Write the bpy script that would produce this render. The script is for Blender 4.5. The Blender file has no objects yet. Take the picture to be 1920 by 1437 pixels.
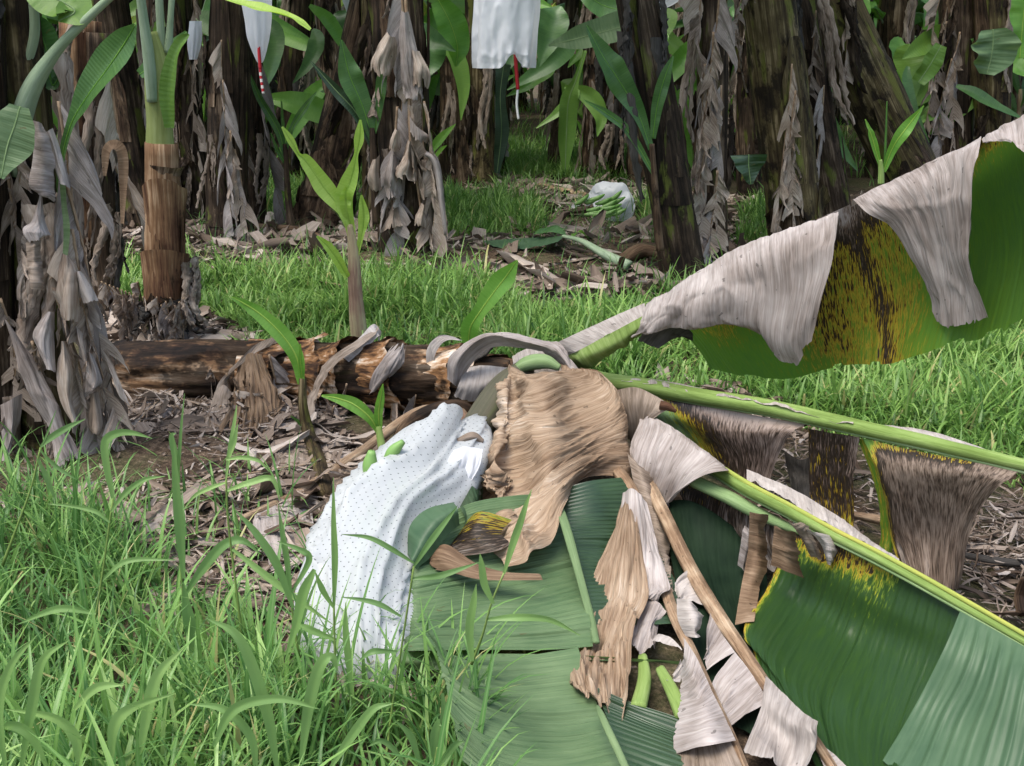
import bpy, math, random
import numpy as np
# ---------------------------------------------------------------- camera, sky, sun
F = 2059.0; PITCH = math.radians(17.0); H = 1.55
sc = bpy.context.scene
cam = bpy.data.objects.new('camera', bpy.data.cameras.new('camera'))
sc.collection.objects.link(cam); sc.camera = cam
cam.location = (0, 0, H); cam.rotation_euler = (math.radians(90) - PITCH, 0, 0)
cam.data.sensor_width = 36; cam.data.lens = 36 * F / 1920; cam.data.clip_start = .05; cam.data.clip_end = 2000
w = bpy.data.worlds.new("World"); sc.world = w; w.use_nodes = True
wn = w.node_tree; bg = wn.nodes['Background']; sky = wn.nodes.new('ShaderNodeTexSky')
SUN_EL, SUN_AZ = math.radians(69), math.radians(232)   # azimuth: where the sun stands, clockwise from +Y
sky.sky_type = 'NISHITA'; sky.sun_disc = False; sky.sun_elevation = SUN_EL; sky.sun_rotation = SUN_AZ
sky.dust_density = 4.0; sky.air_density = 1.2
wn.links.new(sky.outputs[0], bg.inputs[0]); bg.inputs[1].default_value = .15
sl = bpy.data.lights.new('sun', 'SUN'); sl.energy = 2.0; sl.angle = math.radians(38); sl.color = (1, .965, .9)
so = bpy.data.objects.new('sun', sl); sc.collection.objects.link(so)
so.rotation_euler = (math.radians(90) - SUN_EL, 0, math.pi - SUN_AZ)
so.location = (0, 0, 20)
sc.view_settings.view_transform = 'Standard'; sc.view_settings.look = 'None'
sc.view_settings.gamma = 1; sc.view_settings.exposure = .95
sc.cycles.max_bounces = 6; sc.cycles.transparent_max_bounces = 12

# ---------------------------------------------------------------- helpers
CP, SP = math.cos(PITCH), math.sin(PITCH)
def W(px, py, Y):                       # a point at depth Y in front of the camera
    x = (px - 960) / F; y = -(py - 718.5) / F
    d = (x, CP + y * SP, -SP + y * CP); k = Y / d[1]
    return np.array((d[0] * k, Y, H + d[2] * k))
def G(px, py, z=0.0):                   # where that line of sight meets the ground
    x = (px - 960) / F; y = -(py - 718.5) / F
    d = (x, CP + y * SP, -SP + y * CP); k = (z - H) / d[2]
    return np.array((d[0] * k, d[1] * k, z))
def proj(P):
    P = np.atleast_2d(P); q = P - np.array((0, 0, H))
    f = q[:, 1] * CP - q[:, 2] * SP; u = q[:, 1] * SP + q[:, 2] * CP
    f = np.where(f > .01, f, .01)
    return 960 + F * q[:, 0] / f, 718.5 - F * u / f
def WC(px, py, Y, dz=.05):               # same, but never below the ground surface
    p = W(px, py, Y)
    for _ in range(40):
        if p[2] >= float(hgt(p[0], p[1])) + dz: break
        Y -= .03; p = W(px, py, Y)
    return p
def ppm(Y): return F / (Y * 1.02 + .2)   # rough pixels per metre
_T = np.random.RandomState(5).rand(256, 256)
def vn(x, y=0.0, seed=0):               # smooth value noise -1..1
    x = np.asarray(x, float) + seed * 17.31; y = np.asarray(y, float) + seed * 7.77
    x, y = np.broadcast_arrays(x, y)
    xi = np.floor(x).astype(int); yi = np.floor(y).astype(int); fx = x - xi; fy = y - yi
    fx = fx * fx * (3 - 2 * fx); fy = fy * fy * (3 - 2 * fy)
    g = lambda a, b: _T[a % 256, b % 256]
    return 2 * ((g(xi, yi) * (1 - fx) + g(xi + 1, yi) * fx) * (1 - fy) + (g(xi, yi + 1) * (1 - fx) + g(xi + 1, yi + 1) * fx) * fy) - 1
def fbm(x, y=0.0, seed=0, o=3):
    x = np.asarray(x, float); y = np.asarray(y, float); s = 0; a = 1; t = 0
    for i in range(o): s = s + a * vn(x * 2 ** i, y * 2 ** i, seed + i); t += a; a *= .5
    return s / t
def hgt(x, y):
    return .05 * fbm(np.asarray(x) * .55, np.asarray(y) * .55, 3) + .018 * fbm(np.asarray(x) * 3, np.asarray(y) * 3, 9)
def onground(p, dz=0.0):
    p = np.array(p, float); p[2] = float(hgt(p[0], p[1])) + dz; return p
def norm(v): return v / (np.linalg.norm(v, axis=-1, keepdims=True) + 1e-9)
def CR(P, n):                           # Catmull-Rom through the control points
    P = np.asarray(P, float); k = len(P)
    if k == 1: return np.repeat(P, n, 0)
    Q = np.vstack([2 * P[:1] - P[1:2], P, 2 * P[-1:] - P[-2:-1]])
    t = np.linspace(0, k - 1, n); i = np.minimum(t.astype(int), k - 2); f = (t - i).reshape((-1,) + (1,) * (P.ndim - 1))
    a, b, c, d = Q[i], Q[i + 1], Q[i + 2], Q[i + 3]
    return .5 * (2 * b + (c - a) * f + (2 * a - 5 * b + 4 * c - d) * f ** 2 + (3 * b - a - 3 * c + d) * f ** 3)

class MB:                               # mesh collector: vertices, quads, uv, attribute, material slots
    def __init__(s): s.v = []; s.f = []; s.uv = []; s.a = []; s.m = []; s.n = 0
    def add(s, v, f, uv, a=0.0, mi=0):
        v = np.asarray(v, float); f = np.asarray(f, int)
        s.v.append(v); s.f.append(f + s.n); s.uv.append(uv)
        s.a.append(np.broadcast_to(np.asarray(a, float), (len(v),))); s.m.append(np.full(len(f), mi)); s.n += len(v)
    def grid(s, g, uv=None, a=0.0, mi=0, closed=False):
        r, c, _ = g.shape; idx = np.arange(r * c).reshape(r, c)
        if closed: idx = np.hstack([idx, idx[:, :1]])
        q = np.stack([idx[:-1, :-1], idx[:-1, 1:], idx[1:, 1:], idx[1:, :-1]], -1).reshape(-1, 4)
        if uv is None:
            du = np.linalg.norm(np.diff(g, axis=1), axis=2).mean(0); dv = np.linalg.norm(np.diff(g, axis=0), axis=2).mean(1)
            U = np.concatenate([[0], np.cumsum(du)]); V = np.concatenate([[0], np.cumsum(dv)])
            uv = np.stack(np.meshgrid(U, V), -1)
        a = np.asarray(a, float); a = a.reshape(-1) if a.ndim else a
        s.add(g.reshape(-1, 3), q, uv.reshape(-1, 2), a, mi)
    def build(s, name, mats, parent=None, smooth=True, loc=None):
        v = np.vstack(s.v); f = np.vstack(s.f); uv = np.vstack(s.uv); a = np.concatenate(s.a); mi = np.concatenate(s.m)
        if loc is not None: v = v - np.asarray(loc)
        me = bpy.data.meshes.new(name); nf = len(f)
        me.vertices.add(len(v)); me.vertices.foreach_set('co', v.ravel().astype('f'))
        me.loops.add(nf * 4); me.loops.foreach_set('vertex_index', f.ravel().astype('i'))
        me.polygons.add(nf); me.polygons.foreach_set('loop_start', np.arange(0, nf * 4, 4, dtype='i'))
        me.polygons.foreach_set('loop_total', np.full(nf, 4, 'i'))
        me.polygons.foreach_set('material_index', mi.astype('i'))
        if smooth: me.polygons.foreach_set('use_smooth', np.ones(nf, bool))
        l = me.uv_layers.new(name='UVMap'); l.data.foreach_set('uv', uv[f.ravel()].ravel().astype('f'))
        at = me.attributes.new('decay', 'FLOAT', 'POINT'); at.data.foreach_set('value', a.astype('f'))
        for m in (mats if isinstance(mats, (list, tuple)) else [mats]): me.materials.append(m)
        me.update(calc_edges=True)
        o = bpy.data.objects.new(name, me); sc.collection.objects.link(o)
        if loc is not None: o.location = loc
        if parent is not None: attach(o, parent)
        return o
def attach(o, parent):                  # hero parts are modelled in world space
    o.parent = parent; o.matrix_parent_inverse = mworld(parent).inverted()
def mworld(o):
    m = o.matrix_basis.copy()
    return m if o.parent is None else mworld(o.parent) @ o.matrix_parent_inverse @ m
def thing(name, label, cat, loc=(0, 0, 0), group=None):
    o = bpy.data.objects.new(name, None); sc.collection.objects.link(o); o.location = loc; o.empty_display_size = .1
    return tag(o, label, cat, group)
def tag(o, label=None, cat=None, group=None, kind=None):
    if label: o['label'] = label
    if cat: o['category'] = cat
    if group: o['group'] = group
    if kind: o['kind'] = kind
    return o
def frames(P):
    T = norm(np.gradient(P, axis=0)); A = np.zeros_like(T)
    ref = np.array((0, 0, 1.)) if abs(T[0][2]) < .8 else np.array((1., 0, 0))
    a = norm(ref - T[0] * (ref @ T[0]))
    for i in range(len(P)):
        a = norm(a - T[i] * (a @ T[i])); A[i] = a
    return T, A, np.cross(T, A)
def tube(mb, pts, rad, nseg=10, n=None, flat=1.0, mi=0, a=0.0, rough=0.0, seed=0, caps=True, groove=0.0):
    n = n or max(4, len(pts) * 4); P = CR(pts, n); R = CR(np.array(rad, float).reshape(-1, 1), n)[:, 0]
    T, A, B = frames(P); th = np.linspace(0, 2 * np.pi, nseg, endpoint=False)
    L = np.concatenate([[0], np.cumsum(np.linalg.norm(np.diff(P, axis=0), axis=1))])
    rr = R[:, None] * (1 + rough * fbm(th[None, :] * 2.2, L[:, None] * 9, seed))
    if groove: rr = rr * (1 - groove * np.maximum(0, np.cos(th - .5 + .3 * np.sin(L[:, None] * 4))) ** 8)
    g = P[:, None] + rr[..., None] * (np.cos(th)[None, :, None] * A[:, None] * flat + np.sin(th)[None, :, None] * B[:, None])
    if caps:
        g = np.concatenate([P[None, :1].repeat(nseg, 1) * 1.0, g, P[None, -1:].repeat(nseg, 1)], 0); L = np.concatenate([[L[0]], L, [L[-1]]])
    th2 = np.linspace(0, 2 * np.pi * R.mean(), nseg, endpoint=False)
    uv = np.stack(np.meshgrid(th2, L), -1)
    mb.grid(g, uv, a, mi, closed=True)
def surf(rows, nu=40, nv=24, wr=.004, fr=50, seed=1, rag=0.0, ragf=12, world=False, sag=0.0, lowwr=0.0, curl=0.0, rib=None, crease=0.0):
    R = []
    for r in rows:
        p = np.array([q if world else WC(*q) for q in r]); R.append(CR(p, nu))
    g = CR(np.array(R), nv)
    u = np.linspace(0, 1, nu); v = np.linspace(0, 1, nv)
    if rag:
        cut = 1 - rag * (.5 + .5 * fbm(u * ragf, 0 * u, seed + 50, 4)) - rag * .5 * (vn(u * ragf * 3.1, 0, seed + 9) > .4)
        for j in range(nu):
            c = cut[j] * v * (nv - 1); i = np.minimum(c.astype(int), nv - 2); f = (c - i)[:, None]
            g[:, j] = g[i, j] * (1 - f) + g[i + 1, j] * f
    du = np.gradient(g, axis=1); dv = np.gradient(g, axis=0); N = norm(np.cross(du, dv))
    L = np.linalg.norm(du.mean(0), axis=1).sum()
    U = u[None, :] * L; V = v[:, None] * np.linalg.norm(dv.mean(1), axis=1).sum()
    amp = np.minimum(1, .25 + v[:, None] * 1.3)
    d = wr * amp * fbm(U * fr, V * 4 + 0 * U, seed, 3) + lowwr * amp * fbm(U * 7, V * 5, seed + 4, 2)
    if curl: d = d + curl * (v[:, None] ** 4) * (.6 + .6 * vn(u * 5, 0, seed + 3))[None, :]
    if crease: d = d + amp * crease * ((1 - np.abs(vn(U * 16 + V * 3, V * 3.5, seed + 11))) ** 5 - (1 - np.abs(vn(U * 11 - V * 4, V * 5, seed + 12))) ** 6 + .5 * (1 - np.abs(vn(U * 30, V * 9, seed + 13))) ** 4)
    if rib:
        ph = 2 * np.pi * (U + .012 * fbm(U * 3, V * 3, seed + 6)) / rib[0]; mod = .55 + .6 * fbm(U * 9, V * 2.5, seed + 7)
        d = d + rib[1] * mod * (np.abs(np.sin(ph / 2)) * 2 - 1 + .35 * np.sin(ph * 2.0)) * np.minimum(1, v[:, None] * 8)
        sel = (vn(U / rib[0] * .35, 0 * V, seed + 8) > .55); d = d + rib[1] * 2.2 * sel * np.sin(ph / 2)
    g = g + N * d[..., None]
    g[..., 2] -= sag * 0
    return g, np.stack(np.broadcast_arrays(U, V), -1)
def patch(name, rows, mat, parent=None, decay=0.0, thick=0, **k):
    g, uv = surf(rows, **k); nv, nu, _ = g.shape
    if callable(decay):
        u, v = np.meshgrid(np.linspace(0, 1, nu), np.linspace(0, 1, nv)); decay = decay(u, v)
    mb = MB(); mb.grid(g, uv, decay); return mb.build(name, mat, parent)
def rleaf(mb, pts, hw, nu=22, fold=.25, a=0.0, mi=0, up=None, seed=0, wave=.0):   # a ribbon leaf with a folded midrib: world points, half widths in metres
    P = CR(pts, nu); h = np.maximum(CR(np.array(hw, float).reshape(-1, 1), nu)[:, 0], .0005); T = norm(np.gradient(P, axis=0))
    view = np.array((0, -1., .35)) if up is None else np.asarray(up, float)
    S = norm(np.cross(T, np.broadcast_to(view, T.shape))); N = norm(np.cross(S, T)); cs = np.linspace(-1, 1, 7)
    tw = .35 * vn(np.linspace(0, 3, nu), 0, seed)[:, None]
    S = norm(S * np.cos(tw) + N * np.sin(tw)); N = norm(np.cross(S, T))
    g = P[:, None] + (h[:, None] * cs)[..., None] * S[:, None] + (fold * h[:, None] * np.abs(cs))[..., None] * N[:, None]
    if wave: g = g + (wave * h[:, None] * np.abs(cs) * vn(np.linspace(0, 9, nu)[:, None], np.sign(cs)[None, :] * 3, seed + 2))[..., None] * N[:, None]
    L = np.concatenate([[0], np.cumsum(np.linalg.norm(np.diff(P, axis=0), axis=1))])
    uv = np.stack(np.broadcast_arrays(L[:, None], (h[:, None] * cs)), -1)
    mb.grid(g, uv, a, mi)

# ---------------------------------------------------------------- materials
class NB:
    def __init__(s, name, rough=.6, spec=.3):
        s.m = bpy.data.materials.new(name); s.m.use_nodes = True; s.t = s.m.node_tree; s.p = s.t.nodes['Principled BSDF']
        s.p.inputs['Roughness'].default_value = rough; s.p.inputs['Specular IOR Level'].default_value = spec; s.o = s.t.nodes['Material Output']
    def n(s, ty, **k):
        x = s.t.nodes.new('ShaderNode' + ty)
        for a, b in k.items(): setattr(x, a, b)
        return x
    def l(s, a, b): s.t.links.new(a, b)
    def noise(s, sc_, detail=3, coord='UV', scale=1.0, rough=.55, dist=0.0):
        c = s.n('TexCoord'); m = s.n('Mapping'); m.inputs['Scale'].default_value = sc_; s.l(c.outputs[coord], m.inputs['Vector'])
        t = s.n('TexNoise'); t.inputs['Scale'].default_value = scale; t.inputs['Detail'].default_value = detail; t.inputs['Roughness'].default_value = rough
        t.inputs['Distortion'].default_value = dist
        s.l(m.outputs[0], t.inputs['Vector']); return t.outputs['Fac']
    def math(s, op, a, b=None, c=None):
        x = s.n('Math', operation=op)
        for i, q in enumerate((a, b, c)):
            if q is None: continue
            if isinstance(q, (int, float)): x.inputs[i].default_value = q
            else: s.l(q, x.inputs[i])
        return x.outputs[0]
    def ramp(s, fac, stops):
        r = s.n('ValToRGB'); e = r.color_ramp.elements
        while len(e) < len(stops): e.new(.5)
        for i, (p, c) in enumerate(stops): e[i].position = p; e[i].color = (*c, 1)
        s.l(fac, r.inputs[0]); return r.outputs[0]
    def mix(s, fac, a, b, mode='MIX'):
        x = s.n('Mix', data_type='RGBA', blend_type=mode)
        for i, q in ((0, fac), (6, a), (7, b)):
            if isinstance(q, (int, float)): x.inputs[i].default_value = q
            elif isinstance(q, tuple): x.inputs[i].default_value = (*q, 1)
            else: s.l(q, x.inputs[i])
        return x.outputs[2]
    def attr(s, name): x = s.n('Attribute', attribute_name=name); return x.outputs['Fac']
    def rand(s): return s.n('ObjectInfo').outputs['Random']
    def bump(s, h, st=.4, dist=.004):
        b = s.n('Bump'); b.inputs['Strength'].default_value = st; b.inputs['Distance'].default_value = dist
        s.l(h, b.inputs['Height']); s.l(b.outputs[0], s.p.inputs['Normal']); return b
    def col(s, c): s.l(c, s.p.inputs['Base Color'])
    def transl(s, c, fac=.3):            # thin leaf: some light comes through
        t = s.n('BsdfTranslucent'); x = s.n('MixShader'); x.inputs[0].default_value = fac
        if isinstance(c, tuple): t.inputs[0].default_value = (*c, 1)
        else: s.l(c, t.inputs[0])
        s.l(s.p.outputs[0], x.inputs[1]); s.l(t.outputs[0], x.inputs[2]); s.l(x.outputs[0], s.o.inputs[0])
def dry_mat(name, cols, su=90, sv=6, bump=.5, tr=.12, blot=5, swap=False, cw=.8):
    b = NB(name, .75, .2); S = (sv, su, 1) if swap else (su, sv, 1)
    st = b.noise(S, 4); fi = b.noise((S[0] * 3.3, S[1] * 3.3, 1), 2); bl = b.noise((blot,) * 3, 3, 'Object')
    r = b.rand()
    f = b.math('ADD', b.math('MULTIPLY', st, .55), b.math('MULTIPLY', bl, .6)); f = b.math('ADD', f, b.math('MULTIPLY', fi, .28))
    f = b.math('ADD', f, b.math('MULTIPLY', r, .1)); f = b.math('SUBTRACT', f, .26); f = b.math('MULTIPLY_ADD', b.math('SUBTRACT', f, .5), 1.5, .5)
    n = len(cols); c = b.ramp(f, [(.08 + cw * i / max(1, n - 1), q) for i, q in enumerate(cols)])
    sp = b.noise((34, 26, 1), 2); c = b.mix(b.math('MULTIPLY', b.math('GREATER_THAN', sp, .70), .55), c, tuple(x * .35 for x in cols[0]))
    b.col(c); b.bump(b.math('ADD', st, b.math('MULTIPLY', fi, .6)), bump, .006)
    if tr: b.transl(c, tr)
    return b.m
def green_mat(name, c1, c2, rib=150, bump=.5, rough=.38, tr=.25, swap=False, blemish=True):
    b = NB(name, rough, .45); tc = b.n('TexCoord'); sx = b.n('SeparateXYZ'); b.l(tc.outputs['UV'], sx.inputs[0]); u = sx.outputs[1 if swap else 0]
    wob = b.noise((14, 3, 1), 2)
    ph = b.math('ADD', b.math('MULTIPLY', u, rib * 2.2), b.math('MULTIPLY', wob, 6.0))
    wv = b.math('SINE', ph); wv2 = b.math('SINE', b.math('MULTIPLY', ph, 3.17))
    hh = b.math('MULTIPLY', b.math('ADD', wv, b.math('MULTIPLY', wv2, .3)), b.math('MULTIPLY_ADD', b.noise((5, 4, 1), 2), 1.6, -.2))
    bl = b.noise((7,) * 3, 3, 'Object'); st = b.noise((6, 70, 1) if swap else (70, 6, 1), 3)
    f = b.math('ADD', b.math('MULTIPLY', bl, .6), b.math('MULTIPLY', st, .4)); f = b.math('MULTIPLY_ADD', b.math('SUBTRACT', f, .5), 2.2, .5)
    f = b.math('ADD', f, b.math('MULTIPLY', wv, .05)); f = b.math('ADD', f, b.math('MULTIPLY', b.math('SUBTRACT', b.rand(), .5), .3))
    c = b.ramp(f, [(.1, c1), (.9, c2)])
    if blemish:
        sp = b.noise((22, 9, 1), 3); c = b.mix(b.math('MULTIPLY', b.math('GREATER_THAN', sp, .72), .6), c, (.10, .075, .03))
    b.col(c); b.bump(hh, bump, .0025); b.transl(b.mix(.5, c, (c2[0] * 1.4, c2[1] * 1.6, c2[2] * .6)), tr)
    return b.m
def sick_mat(name, g1=(.045, .105, .022), grey=(.30, .27, .25), brown=(.12, .085, .062), rib=120, rough=.45, sc_=1.0, tr=.12):
    b = NB(name, rough, .35); d = b.attr('decay')
    st = b.noise((95 * sc_, 12, 1), 4, rough=.7); st2 = b.noise((230 * sc_, 26, 1), 3); bl = b.noise((9,) * 3, 3, 'Object')
    f = b.math('ADD', d, b.math('MULTIPLY', b.math('SUBTRACT', st, .5), .62)); f = b.math('ADD', f, b.math('MULTIPLY', b.math('SUBTRACT', st2, .5), .75))
    f = b.math('ADD', f, b.math('MULTIPLY', b.math('SUBTRACT', bl, .5), .25))
    c = b.ramp(f, [(.0, g1), (.30, (g1[0] * 1.3, g1[1] * 1.25, g1[2] * .8)), (.43, (.13, .19, .02)), (.49, (.34, .28, .03)), (.545, (.30, .20, .02)), (.575, (.09, .05, .012)), (.61, (.022, .016, .012)), (.74, (.035, .027, .02)), (.82, brown), (1., grey)])
    tc = b.n('TexCoord'); sx = b.n('SeparateXYZ'); b.l(tc.outputs['UV'], sx.inputs[0])
    wv = b.math('SINE', b.math('ADD', b.math('MULTIPLY', sx.outputs[0], rib * 2.2), b.math('MULTIPLY', b.noise((14, 3, 1), 2), 6.0)))
    b.col(c); b.bump(b.math('ADD', b.math('MULTIPLY', wv, .22), st), .4, .003); b.transl(c, tr); return b.m
def stem_mat(name, cols, patchc=None, pf=.55, su=26, sv=1.6, bump=.8, swap=False, dark=(.012, .009, .007), df=.62, con=1.7, spec=.10):
    b = NB(name, .7, spec); S = (sv, su, 1) if swap else (su, sv, 1)
    st = b.noise(S, 6, rough=.65, dist=.4); bl = b.noise((3.5,) * 3, 4, 'Object'); fi = b.noise((S[0] * 5, S[1] * 5, 1), 3)
    f = b.math('ADD', b.math('MULTIPLY', st, .75), b.math('MULTIPLY', bl, .45)); f = b.math('ADD', f, b.math('MULTIPLY', fi, .2)); f = b.math('SUBTRACT', f, .2)
    f = b.math('MULTIPLY_ADD', b.math('SUBTRACT', f, .5), con, .5); f = b.math('ADD', f, b.math('MULTIPLY', b.math('SUBTRACT', b.rand(), .5), .12))
    n = len(cols); c = b.ramp(f, [(.12 + .76 * i / (n - 1), q) for i, q in enumerate(cols)])
    if patchc:
        pn = b.noise((9, 2.2, 1) if not swap else (2.2, 9, 1), 4, rough=.6); k = b.ramp(pn, [(pf - .04, (0, 0, 0)), (pf + .03, (1, 1, 1))])
        pc = b.ramp(st, [(.3, tuple(x * .45 for x in patchc)), (.7, patchc)])
        c = b.mix(b.math('MULTIPLY', k, .9), c, pc)
    dn = b.noise((5, 3, 1) if not swap else (3, 5, 1), 5, rough=.7); k = b.ramp(dn, [(df - .05, (0, 0, 0)), (df + .02, (1, 1, 1))])
    c = b.mix(b.math('MULTIPLY', k, .85), c, dark)
    b.col(c); b.bump(b.math('ADD', st, b.math('MULTIPLY', fi, .5)), bump, .012); return b.m
def tint_mat(name, stops, rough=.5, tr=.3, bump=0, spec=.35):
    b = NB(name, rough, spec); c = b.ramp(b.attr('decay'), stops)
    if bump:
        st = b.noise((6, 160, 1), 3); c = b.mix(.55, c, b.ramp(st, [(.3, (.25, .22, .2)), (.7, (1, 1, 1))]), 'MULTIPLY'); b.bump(st, bump, .003)
    else:
        tc = b.n('TexCoord'); sx = b.n('SeparateXYZ'); b.l(tc.outputs['UV'], sx.inputs[0])
        k = b.math('LESS_THAN', b.math('ABSOLUTE', sx.outputs[1]), .12); c = b.mix(b.math('MULTIPLY', k, .3), c, (.3, .42, .18))
    b.col(c)
    if tr: b.transl(c, tr)
    return b.m
M = {}
M['grey'] = dry_mat('dry_leaf_grey', [(.085, .066, .055), (.23, .195, .175), (.37, .33, .31), (.52, .475, .45)])
M['grey_b'] = dry_mat('dry_leaf_brown_grey', [(.045, .032, .024), (.15, .115, .085), (.28, .225, .18), (.38, .32, .27)])
M['hang'] = dry_mat('dry_leaf_hanging', [(.05, .034, .024), (.22, .165, .125), (.41, .34, .28), (.57, .50, .43)], su=60)
M['tan'] = dry_mat('dry_leaf_tan', [(.075, .045, .026), (.19, .125, .078), (.35, .26, .18), (.58, .495, .41)], su=85, sv=4, blot=2.6, bump=.9)
M['brown'] = dry_mat('dry_leaf_brown', [(.035, .022, .014), (.12, .075, .045), (.22, .15, .095), (.36, .27, .19)], su=80)
M['dark'] = dry_mat('dry_leaf_dark', [(.018, .016, .014), (.055, .05, .045), (.12, .11, .10)], su=60)
M['white_dry'] = dry_mat('dry_leaf_bleached', [(.15, .125, .11), (.35, .315, .29), (.53, .49, .46)], su=60)
M['rib_dry'] = dry_mat('dry_midrib', [(.045, .026, .015), (.19, .12, .072), (.34, .245, .16), (.47, .38, .28)], su=75, sv=5, tr=0, bump=.9, blot=9)
M['green'] = green_mat('leaf_green', (.035, .10, .026), (.095, .20, .055), rib=210, bump=.2)
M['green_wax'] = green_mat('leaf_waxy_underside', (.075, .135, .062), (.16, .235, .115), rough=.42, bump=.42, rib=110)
M['green_pale'] = green_mat('leaf_pale_blue_green', (.036, .078, .04), (.075, .13, .07), rib=48, bump=.3, rough=.42, tr=.1)
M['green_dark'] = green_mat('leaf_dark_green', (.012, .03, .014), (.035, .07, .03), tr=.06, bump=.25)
M['green_black'] = green_mat('leaf_painted_shade', (.004, .010, .006), (.012, .024, .013), tr=0, bump=.2, rough=.6)  # green darkened to near black: shade of the hollow put into the colour
M['lime'] = green_mat('leaf_lime', (.26, .44, .05), (.44, .60, .14), rib=210, bump=.15, tr=.4, blemish=False)
M['fresh'] = green_mat('leaf_fresh', (.09, .25, .03), (.20, .40, .07), rib=210, bump=.15, tr=.4, blemish=False)
M['crown'] = green_mat('crown_leaf', (.035, .11, .028), (.11, .25, .05), rib=90, bump=.2, tr=.35, rough=.35)
M['yellow'] = sick_mat('yellowing_leaf', g1=(.10, .20, .03))
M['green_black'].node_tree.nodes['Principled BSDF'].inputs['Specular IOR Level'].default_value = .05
M['sick'] = sick_mat('spotted_leaf', g1=(.075, .17, .03), tr=.38)
M['rib_wax'] = stem_mat('midrib_waxy', [(.075, .125, .055), (.13, .19, .09), (.21, .28, .15)], None, su=60, sv=4, bump=.2, df=.8)
M['sick_b'] = sick_mat('spotted_brown_leaf', brown=(.09, .062, .045), grey=(.24, .185, .145))
M['blade_c'] = sick_mat('dark_green_blade', g1=(.019, .048, .015), rough=.36)
M['sick_grey'] = sick_mat('spotted_leaf_shiny', g1=(.12, .20, .14), brown=(.14, .10, .08), grey=(.34, .27, .23), rough=.3)
M['midrib'] = stem_mat('midrib_green', [(.09, .14, .03), (.17, .25, .07), (.28, .36, .14)], None, su=60, sv=4, bump=.2, dark=(.05, .04, .015), df=.73)
M['midrib_y'] = stem_mat('midrib_yellow', [(.17, .24, .05), (.27, .31, .07), (.38, .33, .07)], None, su=60, sv=4, bump=.2, dark=(.06, .035, .012), df=.72)
M['rib_pale'] = stem_mat('midrib_pale', [(.10, .165, .065), (.17, .25, .11), (.27, .35, .19)], None, su=60, sv=4, bump=.2, df=.8)
M['petiole'] = stem_mat('petiole_waxy', [(.16, .22, .13), (.26, .34, .22), (.38, .45, .33)], None, su=30, sv=2, bump=.25, dark=(.02, .02, .015), df=.68)
M['stem_dark'] = stem_mat('stem_dark', [(.006, .005, .004), (.020, .014, .010), (.055, .038, .025), (.20, .15, .105)], (.12, .14, .03), .60, bump=1, con=2.0)
M['stem_green'] = stem_mat('stem_green_patched', [(.008, .006, .005), (.045, .032, .018), (.09, .07, .032), (.24, .19, .11)], (.16, .17, .04), .57, df=.55, con=2.3)
M['stem_brown'] = stem_mat('stem_brown', [(.010, .007, .005), (.045, .028, .018), (.12, .08, .05), (.30, .22, .15)], None, df=.55, con=2.2)
M['stem_red'] = stem_mat('stem_reddish', [(.022, .013, .009), (.09, .045, .026), (.20, .115, .06), (.42, .29, .18)], None, df=.60, su=24, con=2.3)
M['trunk'] = stem_mat('fallen_trunk', [(.010, .008, .007), (.05, .028, .018), (.20, .115, .06), (.42, .30, .20), (.66, .55, .43)], (.16, .13, .03), .66, df=.47, su=14, sv=2.2, con=2.4, bump=1)
M['sheath'] = stem_mat('torn_sheath', [(.010, .007, .006), (.06, .032, .018), (.26, .135, .06), (.52, .40, .29), (.68, .62, .56)], None, df=.58, su=14, sv=2.5, con=2.5, bump=1)
M['suck'] = stem_mat('sucker_stem', [(.10, .05, .035), (.26, .17, .12), (.40, .34, .20), (.40, .45, .24)], None, df=.72)
M['stalk'] = stem_mat('bunch_stalk', [(.05, .055, .035), (.09, .085, .06), (.10, .12, .05)], None, df=.75, bump=.2)
M['litter'] = tint_mat('litter', [(0, (.035, .024, .018)), (.3, (.12, .085, .062)), (.65, (.29, .23, .185)), (1, (.55, .48, .42))], .8, .08, .5, .15)
for k_ in ('green_pale', 'green_wax'): M[k_].node_tree.nodes['Principled BSDF'].inputs['Specular IOR Level'].default_value = .2
for k_ in ('blade_c', 'sick'): M[k_].node_tree.nodes['Principled BSDF'].inputs['Specular IOR Level'].default_value = .18
M['grass'] = tint_mat('grass_blade', [(0, (.04, .11, .018)), (.4, (.10, .225, .035)), (.75, (.23, .39, .085)), (.93, (.30, .44, .13)), (1, (.40, .38, .15))], .42, .38)
M['grass_b'] = tint_mat('grass_broad_blade', [(0, (.04, .125, .03)), (.4, (.095, .225, .055)), (.75, (.20, .37, .09)), (.93, (.33, .50, .16)), (1, (.40, .38, .16))], .38, .38)
# ---------------------------------------------------------------- ground
def inpoly(px, py, poly):
    c = np.zeros(len(px), bool); n = len(poly)
    for i in range(n):
        x1, y1 = poly[i]; x2, y2 = poly[(i + 1) % n]
        if y1 == y2: continue
        k = ((y1 > py) != (y2 > py)) & (px < (x2 - x1) * (py - y1) / (y2 - y1) + x1); c ^= k
    return c
POLY_G = [[(205, 500), (360, 505), (480, 512), (640, 515), (820, 525), (950, 540), (1000, 580), (1090, 580), (1150, 562), (1260, 548), (1500, 500), (1990, 440), (1990, 1000), (1850, 960), (1640, 850), (1480, 780), (1350, 745), (1180, 740), (900, 700), (480, 690), (455, 625), (350, 575), (220, 570)],
          [(365, 320), (480, 330), (690, 345), (690, 410), (370, 395)], [(825, 385), (980, 385), (1030, 445), (1010, 460), (840, 455)],
          [(905, 285), (1230, 285), (1240, 345), (1060, 350), (915, 335)], [(1140, 402), (1250, 400), (1250, 452), (1140, 450)], [(1385, 400), (1450, 400), (1450, 475), (1385, 475)]]
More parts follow.
